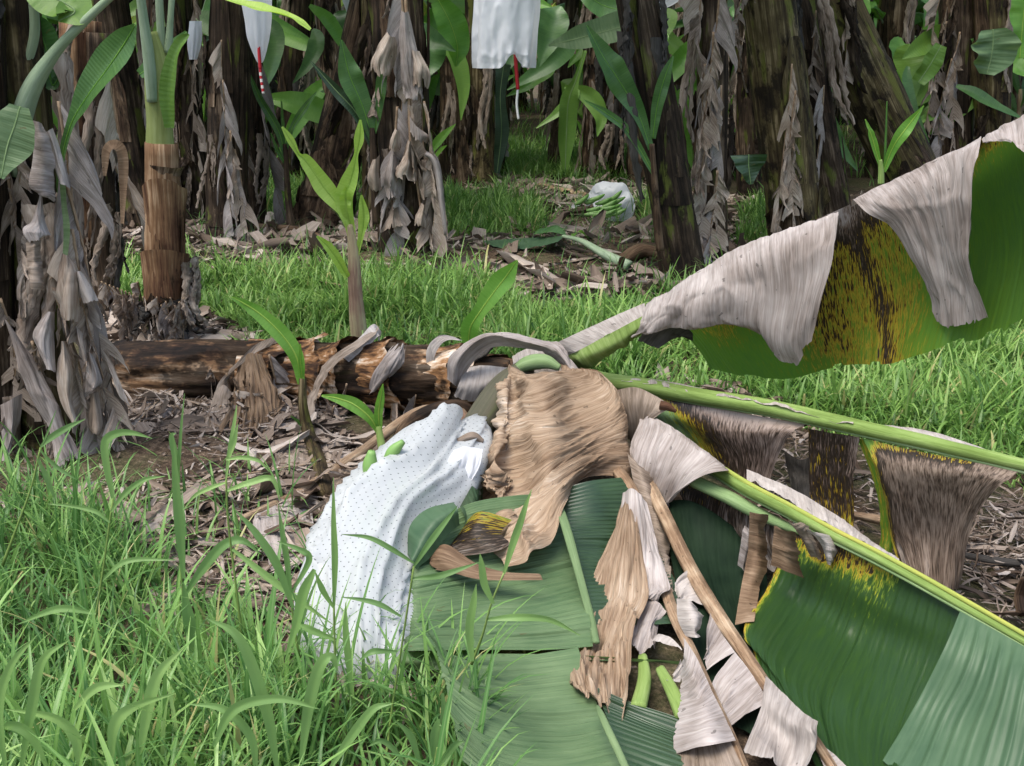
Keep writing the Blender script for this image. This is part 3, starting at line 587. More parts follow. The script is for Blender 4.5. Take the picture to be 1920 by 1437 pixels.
def plant(label, base, top, rpx, mat, nd=2, nc=5, h=2.7, seed=1, name='banana_plant', dz=(.4, .85), amp=.10, dress_on=True, ds=(.8, 1.1), z0=-.04, mids=None, suck=0):
    B = G(*base); B[2] = float(hgt(B[0], B[1])) + z0; Y = B[1]; k = 1 / ppm(Y)
    Tp = W(top[0], top[1], Y + (top[2] if len(top) > 2 else 0)); d = (Tp - B) / (Tp[2] - B[2])
    E = B + d * (h - B[2]) if not isinstance(h, str) else Tp
    root = thing(name, label, 'banana plant', tuple(B)); mb = MB()
    pts = [B - d * .05, B + (E - B) * .15, B + (E - B) * .5, E]; r = [rpx[0] * k * 1.12, rpx[0] * k, (rpx[0] * .5 + rpx[1] * .5) * k, rpx[1] * k]
    if mids is not None:
        for i, off in enumerate(mids): pts[i + 1] = pts[i + 1] + np.array((off * k, 0, 0))
    stem(mb, pts, r, 40, None, seed, amp); mb.build('stem', M[mat], root)
    plates(root, pts, r, 5 if h != 'x' else 3, seed + 500, {'stem_dark': ['stem_dark', 'stem_dark', 'stem_brown'], 'stem_green': ['stem_green', 'stem_dark', 'stem_green', 'stem_brown'], 'stem_brown': ['stem_brown', 'stem_dark'], 'stem_red': ['stem_red', 'stem_brown']}[mat])
    rg = random.Random(seed)
    dress(root, rg, (E - B)[2], rpx[0] * k, nd, nc, ((E - B)[0], (E - B)[1]), dz, ds)
    for j in range(suck): put(rg.choice(SUCK), 'sprout', root, (rg.uniform(-.4, .4), rg.uniform(-.4, -.15), 0), (0, 0, rg.uniform(0, 6)), rg.uniform(.8, 1.4))
    return root, B, E
def hang(root, B, px, py, Y, L, i, sx=1.0, yaw=0.0, tilt=0.0, name='dry_leaf'):
    p = W(px, py, Y); return put(HANG[i % 8], name, root, tuple(p - np.array(root.location)), (0, tilt, yaw), (sx, 1, L / 1.35))
S = {}
S['dark_left'] = plant('dark banana stem leaning left behind the slim reddish sucker stem', (270, 425), (215, 60), (34, 28), 'stem_dark', 1, 3, seed=2, dz=(.5, .6))
S['beh'] = plant('dark stem directly behind the slim green-topped banana sucker', (375, 420), (338, 60), (24, 20), 'stem_dark', 2, 3, seed=3)
S['c420'] = plant('banana stem wrapped in a long tattered grey leaf left of the thin dark sprout', (425, 462), (432, 0), (34, 30), 'stem_dark', 1, 3, seed=4, dz=(.3, .4))
S['c470'] = plant('dark banana stem under the narrow white bag with a red string', (470, 440), (462, 0), (26, 24), 'stem_dark', 2, 3, seed=5)
S['lean600'] = plant('brown banana stem leaning right with a broad flared base', (600, 435), (690, 0), (46, 22), 'stem_brown', 2, 3, seed=6, dz=(.55, .9), amp=.16)
S['c755'] = plant('black banana stem at centre left hung with large torn grey leaves', (765, 490), (745, 0), (46, 40), 'stem_dark', 0, 3, seed=7)
S['c700'] = plant('slender mottled stem just left of the black stem with torn grey leaves', (705, 440), (700, 0), (24, 20), 'stem_green', 2, 3, seed=8)
S['c860'] = plant('short brown banana stem with a tuft of dead leaves on top beside a green sprout', (858, 352), (850, 105), (30, 22), 'stem_brown', 3, 0, h='x', seed=9, dz=(.6, 1.0), ds=(.5, .8), suck=1)
S['c900'] = plant('straight dark stem with yellow green stripes below the big white bag', (905, 352), (897, 0), (24, 22), 'stem_green', 0, 3, seed=10)
S['c1130'] = plant('banana stem wrapped in pale dead leaves right of the yellow hanging leaf', (1130, 342), (1130, 0), (34, 28), 'stem_brown', 4, 3, seed=11, dz=(.35, .7))
S['c1205'] = plant('thin brown stem between the leaf-wrapped stem and the thick leaning black stem', (1205, 350), (1185, 0), (22, 20), 'stem_brown', 2, 3, seed=12)
S['c1270'] = plant('thick black banana stem leaning left beside the column of tattered leaves', (1285, 520), (1195, 0), (38, 34), 'stem_dark', 0, 3, seed=13)
S['c1335'] = plant('banana stem hidden under a full column of tattered grey dead leaves', (1335, 500), (1335, 0), (26, 24), 'stem_dark', 0, 3, seed=14)
S['c1470'] = plant('thick yellow green banana stem with brown leaf strips wound round it', (1500, 478), (1440, 0), (46, 44), 'stem_green', 0, 3, seed=15)
S['c1560'] = plant('dark banana stem standing between the yellow green stem and the slanting stem', (1580, 450), (1510, 40), (26, 22), 'stem_dark', 1, 3, seed=16)
S['c1640'] = plant('big banana stem slanting steeply from upper left to lower right', (1765, 440), (1552, 0), (50, 46), 'stem_green', 0, 3, seed=17, h=2.5)
S['c1790'] = plant('banana stem cloaked in shaggy grey leaf strips beside a young green leaf', (1790, 395), (1795, 0), (30, 26), 'stem_dark', 0, 3, seed=18)
S['c1870'] = plant('dark upright stem with yellow patches near the right edge', (1868, 400), (1858, 0), (29, 28), 'stem_green', 0, 3, seed=19)
S['c1010'] = plant('slim dark stem in the shade behind the red and white bag string', (1040, 330), (1075, 0), (15, 14), 'stem_dark', 1, 3, seed=20)
S['c1410'] = plant('slim dark stem in the gap left of the thick yellow green stem', (1405, 372), (1398, 0), (20, 18), 'stem_dark', 2, 3, seed=21)
S['c1700'] = plant('mottled brown stem behind the slanting stem, left of the shaggy grey one', (1690, 345), (1690, 60), (22, 20), 'stem_brown', 2, 3, seed=22)
S['c560'] = plant('dark stem in deep shade behind the narrow sprout with drooping leaves', (545, 350), (560, 0), (28, 24), 'stem_dark', 3, 3, seed=23)
S['c650b'] = plant('banana stem in shade half hidden by the brown leaning stem', (650, 365), (615, 0), (24, 20), 'stem_brown', 2, 3, seed=24)
S['c315b'] = plant('shaded stem seen between the dark leaning stem and the slim sucker', (300, 370), (290, 0), (20, 18), 'stem_dark', 1, 3, seed=25)
def hangs(key, lst):
    root, B, E = S[key]
    for (px, py, dy, L, i, sx, yaw, tilt) in lst: hang(root, B, px, py, B[1] + dy, L, i, sx, yaw, tilt)
hangs('c420', [(415, 75, -.2, .85, 3, .8, .3, .03), (418, 150, -.22, 1.15, 1, .95, 0, .02), (432, 245, -.26, .95, 0, 1.15, .2, -.04), (440, 280, -.24, .75, 5, 1.1, -.3, -.04)])
hangs('c755', [(752, -30, -.28, 1.35, 5, 1.4, .1, .0), (790, 110, -.3, 1.3, 3, 1.5, -.2, .03), (745, 200, -.3, 1.15, 1, 1.35, .3, .03), (795, 190, -.34, 1.0, 7, 1.3, -.3, -.05), (730, -20, -.2, .9, 6, 1.2, .5, .1)])
hangs('c1335', [(1320, -60, -.2, 1.15, 3, 1.3, .1, .0), (1350, -20, -.22, 1.1, 1, 1.2, -.2, .0), (1322, 120, -.24, 1.1, 7, 1.3, .2, .03), (1352, 160, -.24, 1.1, 5, 1.2, -.2, -.02), (1325, 270, -.26, .9, 0, 1.3, .2, .04), (1345, 320, -.26, .75, 4, 1.3, 0, -.02), (1338, 60, -.3, 1.0, 4, 1.1, 0, 0), (1310, 330, -.2, .7, 2, 1.3, .3, .05)])
hangs('c1470', [(1485, 120, -.3, 1.25, 4, 1.0, 0, -.02), (1492, 170, -.32, 1.05, 0, 1.0, .1, -.02), (1488, 240, -.3, .8, 6, 1.2, -.1, 0), (1420, -60, -.3, .5, 2, 1.1, .4, .3)])
hangs('c1560', [(1530, 20, -.2, .9, 6, 1.0, .2, -.05), (1545, 160, -.22, .75, 5, .9, 0, -.05)])
hangs('c1790', [(1790, -40, -.2, 1.3, 2, 1.5, .1, .02), (1775, 40, -.22, 1.2, 6, 1.4, .3, .04), (1800, 60, -.24, 1.1, 0, 1.2, -.2, 0), (1768, -20, -.2, .9, 3, 1.2, .2, .08), (1785, 110, -.2, .9, 1, 1.1, .2, .03)])
hangs('c1130', [(1110, 150, -.25, 1.0, 7, 1.0, .2, 0), (1150, 160, -.25, 1.0, 5, 1.0, -.2, 0)])
hangs('beh', [(352, 90, -.2, 1.0, 6, .8, .1, 0), (360, -20, -.2, .8, 4, .8, .1, 0)])
hangs('c1640', [(1590, -60, -.3, .8, 7, 1.6, .3, -.1)])

# whole dead leaves lying flat on the litter
rq = random.Random(5)
for i in range(46):
    if i < 20: p = G(rq.uniform(-20, 560), rq.uniform(770, 1010))
    elif i < 40: p = G(rq.uniform(340, 1250), rq.uniform(435, 540))
    else: p = G(rq.uniform(880, 1240), rq.uniform(340, 410))
    p = onground(p, .05); sc_ = rq.uniform(.35, .7) if i < 20 else rq.uniform(.5, 1.0)
    R_ = tag(bpy.data.objects.new('dead_leaf', HANG[rq.randrange(8)]), 'dry torn leaf lying flat among the other ground litter', 'dead leaf', 'dead leaves lying on the ground'); sc.collection.objects.link(R_)
    R_.location = p; R_.scale = (sc_, sc_ * .6, sc_); R_.rotation_mode = 'ZYX'; R_.rotation_mode = 'XYZ'; R_.rotation_euler = (math.pi / 2 * .97, 0, rq.uniform(0, 6.28))
# ---------------------------------------------------------------- the fallen banana plant
def Z3(pts, Ys):                                   # control points with a depth each
    n = len(pts); yy = np.interp(np.linspace(0, 1, n), np.linspace(0, 1, len(Ys)), Ys)
    return [(x, y, d) for (x, y), d in zip(pts, yy)]
def pxtube(name, pts, Ys, hw, mat, parent=None, n=None, nseg=12, flat=1.0, rough=.05, seed=0, label=None):
    q = Z3(pts, Ys); P = [WC(*p) for p in q]; hws = np.interp(np.linspace(0, 1, len(P)), np.linspace(0, 1, len(hw)), hw)
    mb = MB(); tube(mb, P, [h / ppm(p[2]) for h, p in zip(hws, q)], nseg, n or len(P) * 7, flat, rough=rough, seed=seed, groove=.28 if nseg >= 10 else 0); o = mb.build(name, M[mat], parent)
    if label: o['label'] = label
    return o
def colrow(*cols):                                 # columns along the veins turned into rows
    return [[c[i] for c in cols] for i in range(len(cols[0]))]
def g_(x, m, s): return np.exp(-((x - m) / s) ** 2)
FP = thing('fallen_banana_plant', 'fallen banana plant with broken green and brown leaves spread to the right', 'banana plant', tuple(onground(W(560, 745, 4.8))))
# trunk lying on the litter
tp = [(178, 680, 5.22), (205, 688, 5.18), (280, 697, 5.1), (400, 699, 5.02), (500, 698, 4.95), (600, 700, 4.86), (700, 706, 4.75), (800, 709, 4.62), (880, 714, 4.52), (960, 715, 4.42)]
tr = [20, 40, 54, 57, 54, 50, 53, 52, 47, 36]
mb = MB(); stem(mb, [W(*p) for p in tp], [r / ppm(p[2]) for r, p in zip(tr, tp)], 64, 170, 5, .20, 1.6, 3, .13)
mb.build('trunk', M['trunk'], FP)
# sheath layers round the trunk: torn collars that stand proud of it
def collar(p0, p1, r0, r1, seed, mat, rag=.3, a0=0, a1=6.28, lift=.0, Y=None):
    P0, P1 = W(*p0), W(*p1); n, m = 30, 110; ax = P1 - P0; T = ax / np.linalg.norm(ax); A = norm(np.array((0, 0, 1.)) - T * T[2]); B = np.cross(T, A)
    th = np.linspace(a0, a1, m); s = np.linspace(0, 1, n)[:, None]; cut = 1 - rag * (.5 + .5 * fbm(th * 2, 0, seed, 4)) - .45 * (.5 + .5 * np.sin(th + seed * 1.7))
    R = (r0 + (r1 - r0) * s + lift * 1.6 * s ** 2.5) * (1.02 + .13 * fbm(np.cos(th[None]) * 2 + 3, np.sin(th[None]) * 2 + s, seed + 1) + .05 * fbm(th[None] * 7, s * 1.2, seed + 2)) / ppm(p0[2])
    g = P0 + ax * (s * cut[None])[..., None] + R[..., None] * (np.cos(th)[None, :, None] * A + np.sin(th)[None, :, None] * B)
    g += .006 * fbm(th[None] * 9, s * 3, seed + 2)[..., None] * A
    mb = MB(); U = th * r0 / ppm(p0[2]); mb.grid(g, np.stack(np.meshgrid(U, np.linspace(0, np.linalg.norm(ax), n)), -1)); return mb.build('sheath', M[mat], FP)
collar((560, 697, 4.9), (660, 699, 4.8), 53, 55, 9, 'sheath', .5, 0, 6.28, 8)
collar((470, 694, 4.97), (600, 697, 4.86), 54, 53, 3, 'sheath', .5, 0, 6.28, 4)
collar((610, 698, 4.86), (735, 703, 4.7), 53, 58, 4, 'sheath', .35, 0, 6.28, 6)
collar((700, 703, 4.75), (800, 706, 4.62), 55, 60, 5, 'sheath', .4, 0, 6.28, 6)
collar((790, 708, 4.65), (905, 712, 4.5), 53, 56, 6, 'sheath', .4, 0, 6.28, 5)
collar((850, 712, 4.56), (965, 716, 4.43), 47, 45, 7, 'sheath', .4, 0, 6.28, 3)
def flap(name, rows, mat, parent=FP, label=None, **k):
    k = dict(dict(nu=30, nv=24, wr=.006, fr=45, rag=.06, lowwr=.010, crease=.008), **k); o = patch(name, rows, M[mat], parent, **k)
    if label: o['label'] = label
    return o
# torn flaps of old leaf bases on the trunk
flap('sheath', colrow(*[[(690, 742, 4.6), (706, 690, 4.55), (752, 628, 4.55)], [(700, 735, 4.54), (730, 690, 4.48), (758, 640, 4.5)], [(712, 720, 4.55), (750, 690, 4.5), (762, 630, 4.5)]]), 'grey', label='pale torn flap sticking up from the fallen trunk', seed=3, wr=.014, rag=.2, lowwr=.03)
flap('sheath', colrow(*[[(838, 710, 4.4), (845, 665, 4.35), (908, 622, 4.3), (985, 630, 4.28), (1040, 642, 4.25), (1062, 655, 4.2), (1092, 702, 4.15)],
                [(852, 722, 4.36), (862, 675, 4.3), (915, 632, 4.24), (980, 641, 4.22), (1030, 655, 4.2), (1050, 672, 4.16), (1080, 708, 4.1)],
                [(862, 730, 4.42), (880, 690, 4.38), (922, 650, 4.34), (975, 650, 4.32), (1020, 662, 4.3), (1036, 680, 4.24), (1066, 712, 4.18)]]), 'grey', label='bent whitish leaf stalk arching from the trunk to the crown', nu=22, nv=110, rag=0, wr=.010, lowwr=.02, seed=5)
flap('sheath', [[(880, 662, 4.5), (905, 655, 4.48), (922, 640, 4.45)], [(885, 672, 4.45), (905, 668, 4.42), (924, 650, 4.42)], [(875, 688, 4.45), (900, 676, 4.45), (915, 660, 4.45)]], 'dark')
flap('sheath', colrow(*[[(820, 700, 4.5), (815, 668, 4.5), (835, 640, 4.5), (870, 640, 4.5)], [(800, 690, 4.52), (800, 655, 4.52), (825, 628, 4.52), (862, 634, 4.55)]]), 'white_dry', seed=6)
flap('sheath', [[(870, 690, 4.42), (905, 685, 4.38), (960, 690, 4.3)], [(860, 720, 4.34), (900, 720, 4.3), (955, 715, 4.26)], [(850, 745, 4.36), (890, 755, 4.34), (930, 740, 4.3)]], 'white_dry', seed=8)
flap('sheath', colrow(*[[(712, 612, 4.8), (670, 640, 4.72), (620, 672, 4.66), (592, 715, 4.6), (578, 770, 4.5), (590, 830, 4.4), (612, 868, 4.32)],
                [(705, 628, 4.74), (670, 655, 4.66), (630, 682, 4.6), (602, 722, 4.54), (590, 772, 4.46), (602, 832, 4.36), (640, 862, 4.3)]]), 'grey_b', nu=18, nv=110, wr=.010, lowwr=.02, rag=0, label='curled dry strip hanging over the middle of the fallen trunk', seed=9)
flap('sheath', [[(640, 668, 4.7), (668, 640, 4.74), (700, 608, 4.8), (715, 622, 4.8)], [(655, 680, 4.66), (685, 652, 4.7), (712, 632, 4.76), (715, 640, 4.8)]], 'white_dry', seed=10)
flap('sheath', [[(452, 668, 4.82), (470, 662, 4.8), (490, 664, 4.8)], [(440, 720, 4.72), (478, 715, 4.68), (512, 716, 4.7)], [(425, 790, 4.6), (480, 790, 4.56), (530, 770, 4.58)], [(405, 850, 4.5), (470, 865, 4.46), (535, 800, 4.5)]], 'brown', nu=60, nv=50, wr=.022, fr=30, rag=.35, ragf=7, lowwr=.05, label='broad brown leaf base hanging down in front of the trunk', seed=11)
flap('sheath', [[(430, 692, 4.8), (455, 668, 4.8), (490, 640, 4.86), (545, 625, 4.9)], [(400, 745, 4.7), (420, 715, 4.74), (470, 668, 4.8), (520, 640, 4.86)]], 'grey_b', nv=12, seed=12)
flap('sheath', [[(402, 735, 4.66), (420, 722, 4.66), (434, 735, 4.66)], [(385, 790, 4.56), (405, 785, 4.54), (425, 800, 4.56)], [(350, 865, 4.45), (375, 868, 4.42), (400, 862, 4.44)]], 'grey_b', nu=20, nv=30, seed=13)
flap('sheath', [[(520, 632, 4.95), (560, 640, 4.93), (620, 650, 4.9)], [(525, 645, 4.86), (565, 650, 4.86), (615, 655, 4.84)]], 'brown', nv=10, seed=14)
for (px, py, Y, L, i, sx, yaw) in [(505, 665, 4.75, .62, 1, .8, .2), (425, 700, 4.78, .55, 3, .7, -.3), (560, 690, 4.7, .5, 0, .6, .1), (650, 720, 4.6, .45, 6, .6, 0), (395, 690, 4.85, .4, 2, .5, .4), (780, 740, 4.5, .35, 5, .5, .1)]:
    hang(FP, None, px, py, Y, L, i, sx, yaw, 0.1 * (i - 3))
r_ = random.Random(12)
HP = thing('dead_leaf_heap', 'shaggy heap of dead leaf pieces under the fallen trunk', 'dead leaves', tuple(onground(W(430, 790, 4.6))))
for k in range(26): hang(HP, None, r_.uniform(230, 800), r_.uniform(728, 775), r_.uniform(4.45, 4.8), r_.uniform(.25, .5), k, r_.uniform(.5, .9), r_.uniform(-.5, .5), r_.uniform(-.6, .6))
# arching brown stalks below the trunk
pxtube('leaf_stalk', [(830, 766), (790, 768), (745, 795), (690, 838), (640, 872), (590, 905), (540, 935), (470, 965), (432, 985)], (4.3, 3.65), (7, 10, 11, 9, 4), 'rib_dry', FP, label='long dry leaf stalk slanting down to the lower left')
pxtube('leaf_stalk', [(905, 800), (880, 775), (850, 765), (800, 778), (760, 805), (738, 850), (725, 880)], (4.2, 4.1), (10, 16, 20, 20, 18, 12, 4), 'stem_brown', FP, nseg=16, label='brown curved leaf base behind the white bag')
pxtube('leaf_stalk', [(850, 765), (868, 785), (890, 815)], (4.15, 4.1), (14, 13, 8), 'suck', FP)
flap('torn_flap', [[(575, 910, 3.9), (520, 940, 3.85), (478, 965, 3.8)], [(585, 960, 3.85), (530, 985, 3.8), (475, 995, 3.76)], [(592, 1030, 3.78), (540, 1050, 3.72), (500, 1045, 3.7)], [(588, 1050, 3.75), (545, 1072, 3.7), (505, 1072, 3.68)]], 'grey', label='grey leaf remnant hanging from the slanting dry stalk', wr=.008, seed=15)
flap('torn_flap', [[(540, 820, 4.3), (580, 812, 4.3), (600, 830, 4.3)], [(515, 860, 4.2), (560, 860, 4.2), (600, 880, 4.2)], [(500, 900, 4.1), (545, 905, 4.1), (575, 905, 4.1)]], 'grey_b', seed=16, rag=.25)
flap('torn_flap', [[(640, 870, 4.05), (680, 845, 4.1), (720, 815, 4.15)], [(610, 930, 4.0), (650, 905, 4.0), (700, 880, 4.05)], [(590, 985, 3.9), (625, 960, 3.92), (650, 930, 4.0)]], 'grey_b', seed=17, rag=.25)
# bunch stalk bending out of the crown
pxtube('bunch_stalk', [(985, 690), (950, 722), (915, 770), (882, 822), (862, 860)], (4.25, 3.85), (20, 29, 31, 30, 26), 'stalk', FP, nseg=20, label='thick purplish green bunch stalk entering the white bag')
# crown: pale leaf bases round the growing point
flap('sheath', [[(960, 668, 4.4), (1000, 650, 4.38), (1060, 645, 4.35)], [(965, 690, 4.3), (1010, 690, 4.25), (1075, 690, 4.2)], [(985, 705, 4.25), (1030, 710, 4.2), (1100, 708, 4.15)]], 'white_dry', rag=0, seed=18)
pxtube('sheath', [(960, 700), (985, 683), (1020, 678), (1050, 690)], (4.2, 4.15), (6, 14, 14, 6), 'rib_pale', FP)
flap('sheath', [[(1088, 690, 4.2), (1120, 695, 4.15), (1140, 712, 4.1)], [(1095, 705, 4.1), (1120, 712, 4.05), (1138, 728, 4.0)]], 'brown', nv=10, seed=19)

# leaf A: the big leaf rising to the upper right, green underside seen below folded grey margins
def dA(u, v):
    d = .14 + .0 * u
    d = d + .36 * g_(u, .47, .21) * (1 - .1 * v) + .17 * g_(u - .12 * (v - .5), .44, .022) + .20 * g_(u, .34, .05) * g_(v, .55, .5)
    d = d + .34 * g_(v, 0, .2) * (1 - .2 * g_(u, .95, .1)) + .30 * g_(u, .14, .11) * g_(v, .45, .25) - .10 * g_(u, .92, .2) * (v > .4)
    d = d + .10 * g_(u, .77, .05) * g_(v, 1, .2)
    return d
A0 = Z3([(1195, 588), (1300, 522), (1400, 464), (1560, 399), (1640, 361), (1760, 301), (1835, 263), (1920, 216), (2040, 150)], (4.15, 4.0, 3.85, 3.62, 3.5, 3.33, 3.2, 3.08, 2.9))
LA = patch('leaf', [A0, Z3([(1250, 600), (1320, 590), (1410, 540), (1570, 480), (1660, 440), (1770, 390), (1850, 345), (1935, 300), (2050, 250)], (4.18, 4.05, 3.9, 3.68, 3.55, 3.38, 3.25, 3.12, 2.95)),
                    Z3([(1300, 640), (1350, 650), (1440, 630), (1580, 590), (1680, 560), (1780, 520), (1870, 480), (1950, 440), (2060, 390)], (4.2, 4.06, 3.88, 3.66, 3.52, 3.34, 3.2, 3.06, 2.9)),
                    Z3([(1332, 695), (1392, 708), (1482, 714), (1592, 690), (1660, 688), (1742, 668), (1835, 645), (1925, 612), (2060, 540)], (4.2, 4.04, 3.84, 3.6, 3.45, 3.27, 3.12, 2.98, 2.8))],
           M['sick'], FP, decay=dA, nu=150, nv=60, wr=.002, fr=60, rag=.035, ragf=9, lowwr=.012, seed=21, rib=(.034, .0022))
LA['label'] = 'big spotted yellow and green leaf rising to the upper right with folded grey margins'
flap('torn_flap', [Z3([(1205, 585), (1300, 526), (1400, 468), (1480, 438), (1568, 404)], (4.2, 3.68)), Z3([(1212, 570), (1300, 515), (1400, 458), (1480, 428), (1572, 398)], (4.14, 3.6)),
                   Z3([(1205, 590), (1296, 540), (1400, 490), (1480, 465), (1571, 420)], (4.02, 3.46)), Z3([(1198, 610), (1288, 572), (1405, 545), (1480, 540), (1560, 480)], (3.99, 3.42)),
                   Z3([(1188, 628), (1290, 608), (1400, 605), (1465, 640), (1535, 570)], (4.0, 3.44)), Z3([(1180, 638), (1292, 618), (1412, 628), (1484, 700), (1512, 640)], (4.02, 3.48))], 'grey', LA, 'grey withered margin folded over the lower half of the leaf', nu=90, nv=50, wr=.007, lowwr=.02, rag=.05, curl=.01, seed=22)
flap('torn_flap', [Z3([(1596, 388), (1680, 348), (1760, 308), (1840, 268)], (3.56, 3.22)), Z3([(1600, 376), (1680, 336), (1760, 296), (1840, 257)], (3.5, 3.15)), Z3([(1622, 395), (1700, 358), (1770, 325), (1838, 290)], (3.4, 3.04)), Z3([(1668, 425), (1725, 400), (1775, 380), (1826, 370)], (3.34, 3.0)),
                   Z3([(1708, 490), (1748, 475), (1785, 468), (1818, 470)], (3.3, 3.0)), Z3([(1738, 555), (1765, 550), (1800, 548), (1832, 545)], (3.28, 3.0)), Z3([(1742, 610), (1768, 620), (1805, 616), (1845, 606)], (3.27, 3.0))], 'grey', LA, 'grey withered strip hanging down over the middle of the leaf', nu=50, nv=60, wr=.008, lowwr=.02, rag=.03, curl=.015, seed=23)
flap('torn_flap', [Z3([(1830, 272), (1880, 250), (1960, 208), (2040, 165)], (3.24, 2.95)), Z3([(1838, 258), (1885, 234), (1960, 195), (2040, 150)], (3.18, 2.9)), Z3([(1842, 264), (1890, 256), (1960, 262), (2050, 262)], (3.06, 2.8)), Z3([(1848, 268), (1895, 266), (1945, 300), (2050, 330)], (3.03, 2.76))], 'grey', LA, nu=40, seed=24)
flap('torn_flap', [Z3([(1222, 600), (1290, 600), (1300, 640)], (4.18, 4.15)), Z3([(1195, 640), (1235, 655), (1260, 625)], (4.15, 4.1))], 'dark', LA, nv=14, seed=25)
flap('petiole', [Z3([(1020, 655), (1050, 640), (1120, 607), (1208, 568)], (4.36, 4.12)), Z3([(1060, 668), (1090, 655), (1145, 625), (1212, 590)], (4.28, 4.04))], 'white_dry', LA, 'pinkish white upper face of the leaf stalk', nv=8, wr=.001, rag=0, lowwr=0)
flap('petiole', [Z3([(1060, 668), (1090, 655), (1145, 625), (1212, 589)], (4.28, 4.04)), Z3([(1074, 680), (1100, 672), (1155, 648), (1212, 610)], (4.25, 4.02)), Z3([(1090, 700), (1112, 686), (1165, 655), (1208, 626)], (4.3, 4.08))], 'midrib', LA, nv=10, wr=.001, rag=0, lowwr=0)

# leaf B: the midrib running right with dark hanging segments
Bm = [(1095, 706), (1135, 715), (1200, 722), (1300, 741), (1450, 766), (1600, 799), (1750, 832), (1920, 872), (2060, 905)]; BY = (4.32, 4.25, 4.12, 3.9, 3.55, 3.2, 2.9, 2.62, 2.4)
def yB(x): return float(np.interp(x, [p[0] for p in Bm], BY))
def rowB(pts, off=0): return [(x, y, yB(x) + off) for x, y in pts]
LB_ = pxtube('leaf', Bm, BY, (17, 16, 15, 15, 15, 14, 13, 12, 11), 'midrib', FP, nseg=16, label='long leaf with a thick green midrib and dark ragged segments hanging below')
pxtube('midrib_edge', [(x, y + 14) for x, y in Bm], [y - .01 for y in BY], (4, 4), 'rib_pale', LB_, nseg=6)
flap('torn_flap', [rowB([(1140, 703), (1250, 715), (1350, 735), (1450, 752), (1600, 790)], .03), rowB([(1138, 716), (1250, 728), (1350, 748), (1450, 764), (1600, 800)], -.04)], 'white_dry', LB_, nu=60, nv=8, rag=.3, ragf=14, wr=.003)
flap('torn_flap', [rowB([(1655, 797), (1720, 805), (1800, 825), (1900, 862)], .12), rowB([(1670, 806), (1730, 816), (1810, 838), (1910, 868)], .04), rowB([(1690, 824), (1740, 832), (1820, 848), (1915, 876)], -.01)], 'white_dry', LB_, nu=50, nv=10, rag=.02, wr=.003)
SG = M['sick_grey']
def segB(name, rows, decay, mat='sick_grey', **k):
    k = dict(dict(nu=60, nv=50, wr=.005, fr=55, rag=.015, lowwr=.016, crease=.006), **k); return patch(name, rows, M[mat], LB_, decay=decay, **k)
segB('torn_flap', [rowB([(1195, 735), (1300, 756), (1400, 776), (1512, 796)]), rowB([(1205, 765), (1300, 795), (1390, 815), (1485, 810)], -.05), rowB([(1225, 800), (1320, 835), (1400, 862), (1462, 850)], -.02), rowB([(1270, 850), (1345, 880), (1400, 910), (1440, 915)], .0)],
     lambda u, v: .60 + .30 * g_(v, .0, .2) - .55 * g_(u, .0, .28) + .28 * u, seed=31)
segB('torn_flap', [rowB([(1515, 804), (1560, 812), (1612, 820)]), rowB([(1516, 870), (1558, 875), (1600, 880)], .02), rowB([(1525, 940), (1562, 945), (1597, 945)], .02), rowB([(1542, 992), (1568, 1004), (1596, 1010)], .0)], lambda u, v: .72 - .15 * v * (.5 + u) + .2 * g_(u, 1, .2) * (1 - v), nu=36, seed=32)
segB('torn_flap', [rowB([(1470, 845), (1502, 862), (1532, 848)], .25), rowB([(1480, 900), (1505, 905), (1532, 900)], .22), rowB([(1488, 955), (1506, 972), (1532, 958)], .2)], .95, 'dark', nu=20, nv=20)
segB('torn_flap', [rowB([(1618, 822), (1700, 842), (1800, 862), (1908, 884)], -.02), rowB([(1640, 870), (1705, 885), (1790, 892), (1880, 905)], -.06), rowB([(1656, 930), (1712, 940), (1785, 940), (1846, 945)], -.03), rowB([(1668, 1005), (1720, 1010), (1778, 1008), (1822, 1000)], 0), rowB([(1688, 1078), (1730, 1098), (1770, 1110), (1796, 1112)], .04)],
     lambda u, v: .90 - .36 * g_(v, 0, .10) * (u < .75) - .38 * g_(u, 0, .08), 'sick_b', nv=70, seed=33, lowwr=.02)
segB('torn_flap', [rowB([(1608, 822), (1625, 826), (1640, 830)], .02), rowB([(1635, 900), (1650, 902), (1665, 900)], .02), rowB([(1650, 990), (1662, 992), (1674, 990)], .02), rowB([(1640, 1040), (1655, 1055), (1672, 1050)], .02)], .42, 'sick', nu=14, rag=0, seed=34)

# leaf C: the yellow midrib sloping to the lower right, big green blade below
Cm = [(1330, 872), (1400, 915), (1480, 957), (1560, 1001), (1650, 1047), (1750, 1102), (1850, 1159), (2000, 1246)]; CY = (3.35, 3.15, 2.95, 2.76, 2.57, 2.42, 2.28, 2.08)
def yC(x): return float(np.interp(x, [p[0] for p in Cm], CY))
def rowC(pts, off=0, dx=0): return [(x, y, yC(x + dx) + off) for x, y in pts]
LC = pxtube('leaf', Cm, CY, (12, 13, 13, 12, 12, 12, 11, 11), 'midrib', FP, nseg=16, label='big green leaf with a yellow midrib sloping down to the lower right corner')
pxtube('midrib_edge', [(x + 3, y - 8) for x, y in Cm], [y - .004 for y in CY], (5, 5), 'midrib_y', LC, nseg=8)
pxtube('midrib_edge', [(x - 2, y + 13) for x, y in Cm], [y - .012 for y in CY], (3.5, 3.5), 'rib_pale', LC, nseg=8)
pxtube('midrib_edge', [(1300, 902), (1360, 930), (1420, 962), (1470, 985), (1520, 1005)], (3.3, 2.85), (12, 13, 12, 9, 5), 'rib_pale', LC, nseg=10)
